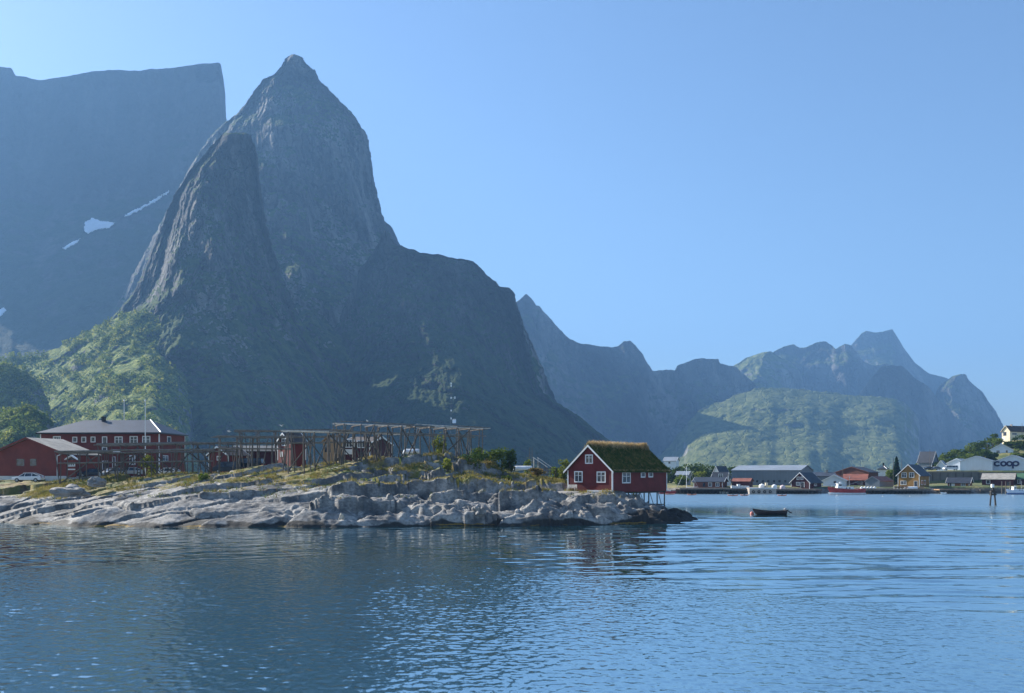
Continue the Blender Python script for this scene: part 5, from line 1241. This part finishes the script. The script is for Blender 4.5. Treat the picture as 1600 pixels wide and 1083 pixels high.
# boats at the village -------------------------------------------------
def fishing_boat(label, px0, px1, pyw, Y, hullm, stripe, cabin=True, bow_left=True, mast=True, scale_h=1.0):
    Lm = (px1 - px0) / F * Y; Y = Y
    r = thing('fishing_boat', label, 'fishing boat', (((px0 + px1) / 2 - PX0) / F * Y, Y, .1), 0 if bow_left else math.pi)
    s = Lm / 12.0
    hull(Lm, Lm * .28, 1.5 * s, .9 * s, hullm, r, open_=False, stern=.85, draft=.5 * s)
    m = MB()   # boot stripe band, built as a slightly wider low hull
    hull(Lm * 1.004, Lm * .285, .38 * s, .12 * s, stripe, r, 'waterline_band', open_=False, stern=.85, draft=.5 * s)
    if cabin:
        x0 = -.6 * s
        c = MB().box(-1.6 * s, 2.2 * s, -1.1 * s, 1.1 * s, 1.35 * s, 2.4 * s).build('cabin', WHITE, r)
        for k in range(2): MB().rod((-.3 * s + k * 1.05 * s, -1.1 * s - .02, 2.0 * s), (-.3 * s + k * 1.05 * s, -1.1 * s - .06, 2.0 * s), .26 * s, n=10).build('porthole', GLASS, c)
        w = MB().hexa([(-3.4 * s, -1.0 * s, 1.6 * s), (-1.62 * s, -1.0 * s, 1.6 * s), (-1.62 * s, 1.0 * s, 1.6 * s), (-3.4 * s, 1.0 * s, 1.6 * s), (-3.0 * s, -.9 * s, 3.5 * s), (-1.7 * s, -.9 * s, 3.5 * s), (-1.7 * s, .9 * s, 3.5 * s), (-3.0 * s, .9 * s, 3.5 * s)]).build('wheelhouse', WHITE, r)
        MB().box(-2.8 * s, -1.85 * s, -1.0 * s, -.93 * s, 2.7 * s, 3.25 * s).build('window', GLASS, w)
        MB().box(-3.3 * s, -1.5 * s, -1.05 * s, 1.05 * s, 3.503 * s, 3.62 * s).build('roof', WHITE, w)
        MB().ball((-2.0 * s, 0, 3.85 * s), .3 * s, (1.6, .8, .7), 10, 8).build('radar', WHITE, w, True)
    if mast:
        MB().rod((1.0 * s, 0, 1.4 * s), (1.1 * s, 0, 6.2 * s), .09 * s, .06 * s).rod((1.05 * s, 0, 3.2 * s), (4.0 * s, 0, 4.2 * s), .06 * s).build('mast', STEEL, r)
        MB().rod((1.1 * s, 0, 6.1 * s), (-5.6 * s, 0, 2.3 * s), .02 * s, n=4).rod((1.1 * s, 0, 6.1 * s), (5.6 * s, 0, 1.9 * s), .02 * s, n=4).build('rigging', STEEL, r)
    m = MB().rod((-5.2 * s, -.9 * s, 2.4 * s), (-5.2 * s, -.9 * s, 3.0 * s), .03 * s).rod((-4.2 * s, -1.3 * s, 2.1 * s), (-4.2 * s, -1.3 * s, 2.8 * s), .03 * s).rod((-5.2 * s, -.9 * s, 3.0 * s), (-3.4 * s, -1.5 * s, 2.7 * s), .03 * s)
    m.rod((4.8 * s, -1.4 * s, 1.5 * s), (4.8 * s, -1.4 * s, 2.2 * s), .03 * s).rod((2.6 * s, -1.5 * s, 2.2 * s), (5.2 * s, -1.35 * s, 2.2 * s), .03 * s)
    m.build('railing', WHITE, r)
    return r
fb = fishing_boat('red and white fishing boat with a white wheelhouse moored at the middle pier', 1294.5, 1350, 774.5, 301, BOATRED, WHITE)
fishing_boat('white and blue fishing boat moored at the right edge', 1573, 1612, 775.5, 299, plain('boat_white_blue', (.55, .62, .72), .4, .08, 1), BOATBLUE)
fishing_boat('red-hulled boat moored behind the end of the turf-roofed cottage', 1030, 1056, 771.5, 308, BOATRED, BOATRED)
sb = thing('sailing_boat', 'moored sailing boat with a bare white mast at the left pier', 'sailing boat', P(1075, 770, 318)); sb.location.z = .1
hull(8.5, 2.5, .9, .3, WHITE, sb, open_=False, stern=.7)
MB().rod((-.5, 0, .8), (-.5, 0, 9.4), .10, .07).build('mast', WHITE, sb)
MB().rod((-.5, 0, 9.2), (-4.2, 0, 1.2), .06, n=4).rod((-.5, 0, 9.2), (4.2, 0, 1.0), .03, n=4).build('stay', WHITE, sb)
MB().rod((-.5, 0, 2.0), (3.4, 0, 2.1), .12, .1).build('boom', WHITE, sb)
MB().box(-1.0, 1.6, -.8, .8, .85, 1.35).build('cabin', WHITE, sb)
def motorboat(label, px, pyw, ln, rz=0, mat=WHITE, cabin=True):
    Y = ywater(pyw); r = thing('motor_boat', label, 'motor boat', ((px - PX0) / F * Y, Y, .08), rz)
    hull(ln, ln * .36, .5, .25, mat, r, stern=.9)
    if cabin:
        MB().hexa([(-ln * .16, -.55, .45), (ln * .16, -.55, .45), (ln * .16, .55, .45), (-ln * .16, .55, .45), (-ln * .02, -.5, 1.15), (ln * .15, -.5, 1.15), (ln * .15, .5, 1.15), (-ln * .02, .5, 1.15)]).build('cabin', WHITE, r)
        MB().box(ln * .0, ln * .13, -.58, -.54, .7, 1.05).build('window', GLASS, r)
    MB().box(ln * .5, ln * .5 + .25, -.15, .15, .2, .85).build('outboard', BLACKP, r)
    return r
motorboat('small white motorboat moored below the bundle pier', 1131, 771.4, 3.0)
motorboat('tiny white boat below the jetty of the orange-brown cabin', 1474, 772.6, 2.0, math.radians(20), cabin=False)
def kayak(label, px, pyw, ln=3.6, rz=0):
    Y = ywater(pyw); r = thing('kayak', label, 'kayak', ((px - PX0) / F * Y, Y, .05), rz, 'salmon-coloured kayaks out on the water')
    m = MB(); n = 12; V = []
    for i in range(n):
        t = i / (n - 1); b = .34 * math.sin(math.pi * max(.02, min(.98, t))) ** .7; x = (t - .5) * ln; e = .16 * abs(2 * t - 1) ** 3
        V += [(x, -b, .16 + e), (x, 0, -.08 + e), (x, b, .16 + e), (x, 0, .26 + e)]
    m.add(V, [(i * 4 + j, i * 4 + (j + 1) % 4, (i + 1) * 4 + (j + 1) % 4, (i + 1) * 4 + j) for i in range(n - 1) for j in range(4)] + [(0, 1, 2, 3), tuple(range(4 * n - 4, 4 * n))])
    m.build('hull', plain('salmon_hull', (.72, .34, .24), .4, .1, 1), r, True)
    MB().ball((0, 0, .3), .3, (1.3, .8, .25), 10, 6).build('cockpit', BLACKP, r, True)
kayak('salmon-coloured kayak nearest the moored red boat', 1046, 772.8); kayak('salmon-coloured kayak in front of the low red boathouse pier', 1081, 773.8, 3.0)
kayak('salmon-coloured kayak in front of the bundle pier', 1145, 775, 3.2); kayak('salmon-coloured kayak in front of the concrete quay', 1163, 774.6, 2.6); kayak('salmon-coloured kayak below the pink domed tank', 1222, 775, 2.8)
buoy('small white buoy on the water before the grey boarded pier', 1421.5, 776, .16, WHITE); buoy('small white buoy on the water before the dark pier of wrapped bales', 1379.5, 776, .16, WHITE)
for px, lb in ((1565.5, 'bare grey pile in front of the long dark red boathouse, left of three'), (1571.5, 'bare grey pile in front of the long dark red boathouse, middle of three'), (1578.5, 'bare grey pile near the bow of the white and blue boat')):
    pole('mooring_pile', lb, 'pile', px, 752, 776, 306, .22, GREYWOOD, ball=False, z=-1.0)
dp = random.Random(3)

# village trees -------------------------------------------------
def ftree(label, px, pyt, wpx, Y, mat, kind='broad', seed=0, name='leafy_tree', n=700, group='trees of the village shore'):
    rng = np.random.RandomState(seed + 500); x = (px - PX0) / F * Y; zb = lz(x, Y)
    h = max(2.0, zat(pyt, Y) - zb); w = wpx / F * Y * (1.35 if name == 'leafy_tree' else 1.15)
    r = thing(name, label, 'tree', (x, Y, zb - .2), 0, group)
    if kind == 'fir':
        vs = []
        for k in range(18):
            f_ = k / 18; zz = h * (.1 + .9 * f_); rr = w * .5 * (1 - f_) ** .9 + .12
            vs.append(leaf_cards((0, 0, zz), (rr, rr, h * .045), int(90 * (1 - f_)) + 14, .42, rng))
        V = np.concatenate(vs)
    else: V = crown(w * 1.05, h, n, .40, rng, 16, .08)
    np_mesh('crown', V, quads_for(V), mat, r)
    m = MB().rod((0, 0, -.5), (0, 0, h * .6), .22, .08, 7)
    for k in range(3):
        a = rng.uniform(0, 6.28); m.rod((0, 0, h * .3), (w * .25 * math.cos(a), w * .25 * math.sin(a), h * .6), .09, .03, 5)
    m.build('trunk', BARK, r)
    return r
ftree('tall dark fir left of the ochre yellow house', 1401, 712, 15, 372, L_FIR, 'fir', 1, 'fir_tree')
ftree('rounded light green tree at the left side of the tall fir', 1391, 733, 12, 366, L_GRN, seed=2)
ftree('round yellow-green bush tree above the low red boathouse roof', 1096, 737, 17, 345, L_YEL, seed=3)
ftree('round green bush tree left of the sailing boat mast', 1065.5, 740, 15, 338, L_GRN, seed=4)
ordw = ['first', 'second', 'third', 'fourth', 'fifth', 'sixth', 'seventh', 'eighth', 'ninth', 'tenth', 'eleventh', 'twelfth', 'thirteenth']
row = [(1040, 727, 15), (1050, 728, 15), (1060, 726, 16), (1072, 724, 18), (1084, 724.5, 17), (1096, 722.5, 18), (1107, 724, 16), (1118, 726.5, 14), (1129, 726, 14), (1141, 726.5, 14), (1149, 728, 10)]
for k, (px, py, w) in enumerate(row):
    ftree('dark tree, %s from the turf-roofed cottage in the row behind the low red boathouse' % ordw[k], px, py, w, 385 + (k % 3) * 6, L_DRK, seed=20 + k)
hillrow = [(1438, 723, 12), (1447, 721, 13), (1462, 714, 14), (1472, 710, 15), (1482, 706, 16), (1491, 702, 16), (1501, 699, 17), (1511, 697, 17), (1521, 692, 18), (1531, 687, 18), (1541, 688, 17), (1551, 677, 16), (1559, 683, 14)]
for k, (px, py, w) in enumerate(hillrow):
    ftree('leafy tree, %s from the left in the upper row climbing the hill behind the store' % ordw[k], px, py, w, 452 + (k % 3) * 6, [L_GRN, L_DRK, L_GRN, L_GRN, L_DRK][k % 5], seed=50 + k)
low = [(1466, 721, 14), (1478, 717, 15), (1490, 714, 16), (1502, 709, 17), (1514, 707, 18), (1526, 705, 18), (1537, 701, 16), (1543, 706, 12), (1551, 701, 13)]
for k, (px, py, w) in enumerate(low):
    ftree('dark leafy tree, %s from the left in the lower row close behind the store roofs' % ordw[k], px, py, w, 428 + (k % 2) * 5, [L_DRK, L_GRN, L_DRK][k % 3], seed=80 + k)
for k, (px, py, w, lb) in enumerate(((1587, 690, 16, 'green tree beneath the balcony of the cream hill house'), (1596, 679, 18, 'dark tree at the right wall of the cream hill house'), (1592, 700, 18, 'yellowish tree at the right edge above the lettered store hall'), (1604, 697, 18, 'olive tree cut by the right edge above the lettered store hall'), (1577, 692, 12, 'small dark tree below the cream hill house'), (1590, 707, 16, 'yellowish shrub tree right of the blue-grey house gable'), (1601, 708, 16, 'broad shrub tree cut by the right edge just above the lettered roof'), (1586, 700, 13, 'mid green tree between the blue-grey house and the cream hill house'))):
    ftree(lb, px, py, w, 446 + (k * 2 if k < 5 else -14), [L_DRK, L_DRK, L_YEL, L_GRN, L_DRK, L_YEL, L_GRN, L_GRN][k], seed=110 + k)
for k, (px, pyt, pyb, Y, r_, lb) in enumerate(((1396, 716, 760, 340, .13, 'wooden utility pole between the tall fir and the grey gabled shed'), (1409, 717, 745, 380, .13, 'wooden utility pole right of the tall fir'), (1453, 702, 728, 425, .14, 'grey utility pole before the big dark roof on the slope'), (1543, 690, 715, 430, .13, 'pale pole at the left side of the blue-grey house'), (1597, 661, 690, 462, .13, 'thin pole beside the cream hill house'), (1317, 726, 745, 350, .10, 'thin mast rising over the tomato-red roof'))):
    pole('utility_pole', lb, 'pole', px, pyt, pyb, Y, r_, GREYWOOD, ball=False)


# ------------------------------------------------------------------ the air
_hb = MB().box(-6000, 6000, -400, 9500, -3.0, 1430).build('haze', None)
_hm = bpy.data.materials.new('haze'); _hm.use_nodes = True; _hn = _hm.node_tree
for _n in list(_hn.nodes):
    if _n.type == 'BSDF_PRINCIPLED': _hn.nodes.remove(_n)
_pv = _hn.nodes.new('ShaderNodeVolumePrincipled')
_pv.inputs['Color'].default_value = HAZE_COLOR + (1,); _pv.inputs['Density'].default_value = HAZE_DENSITY; _pv.inputs['Anisotropy'].default_value = HAZE_ANISO
_hn.links.new(_pv.outputs[0], _hn.nodes['Material Output'].inputs['Volume'])
_hb.data.materials.append(_hm); _hb['kind'] = 'stuff'
tag(_hb, 'pale blue haze filling the air between the viewer and the far mountains', 'haze')
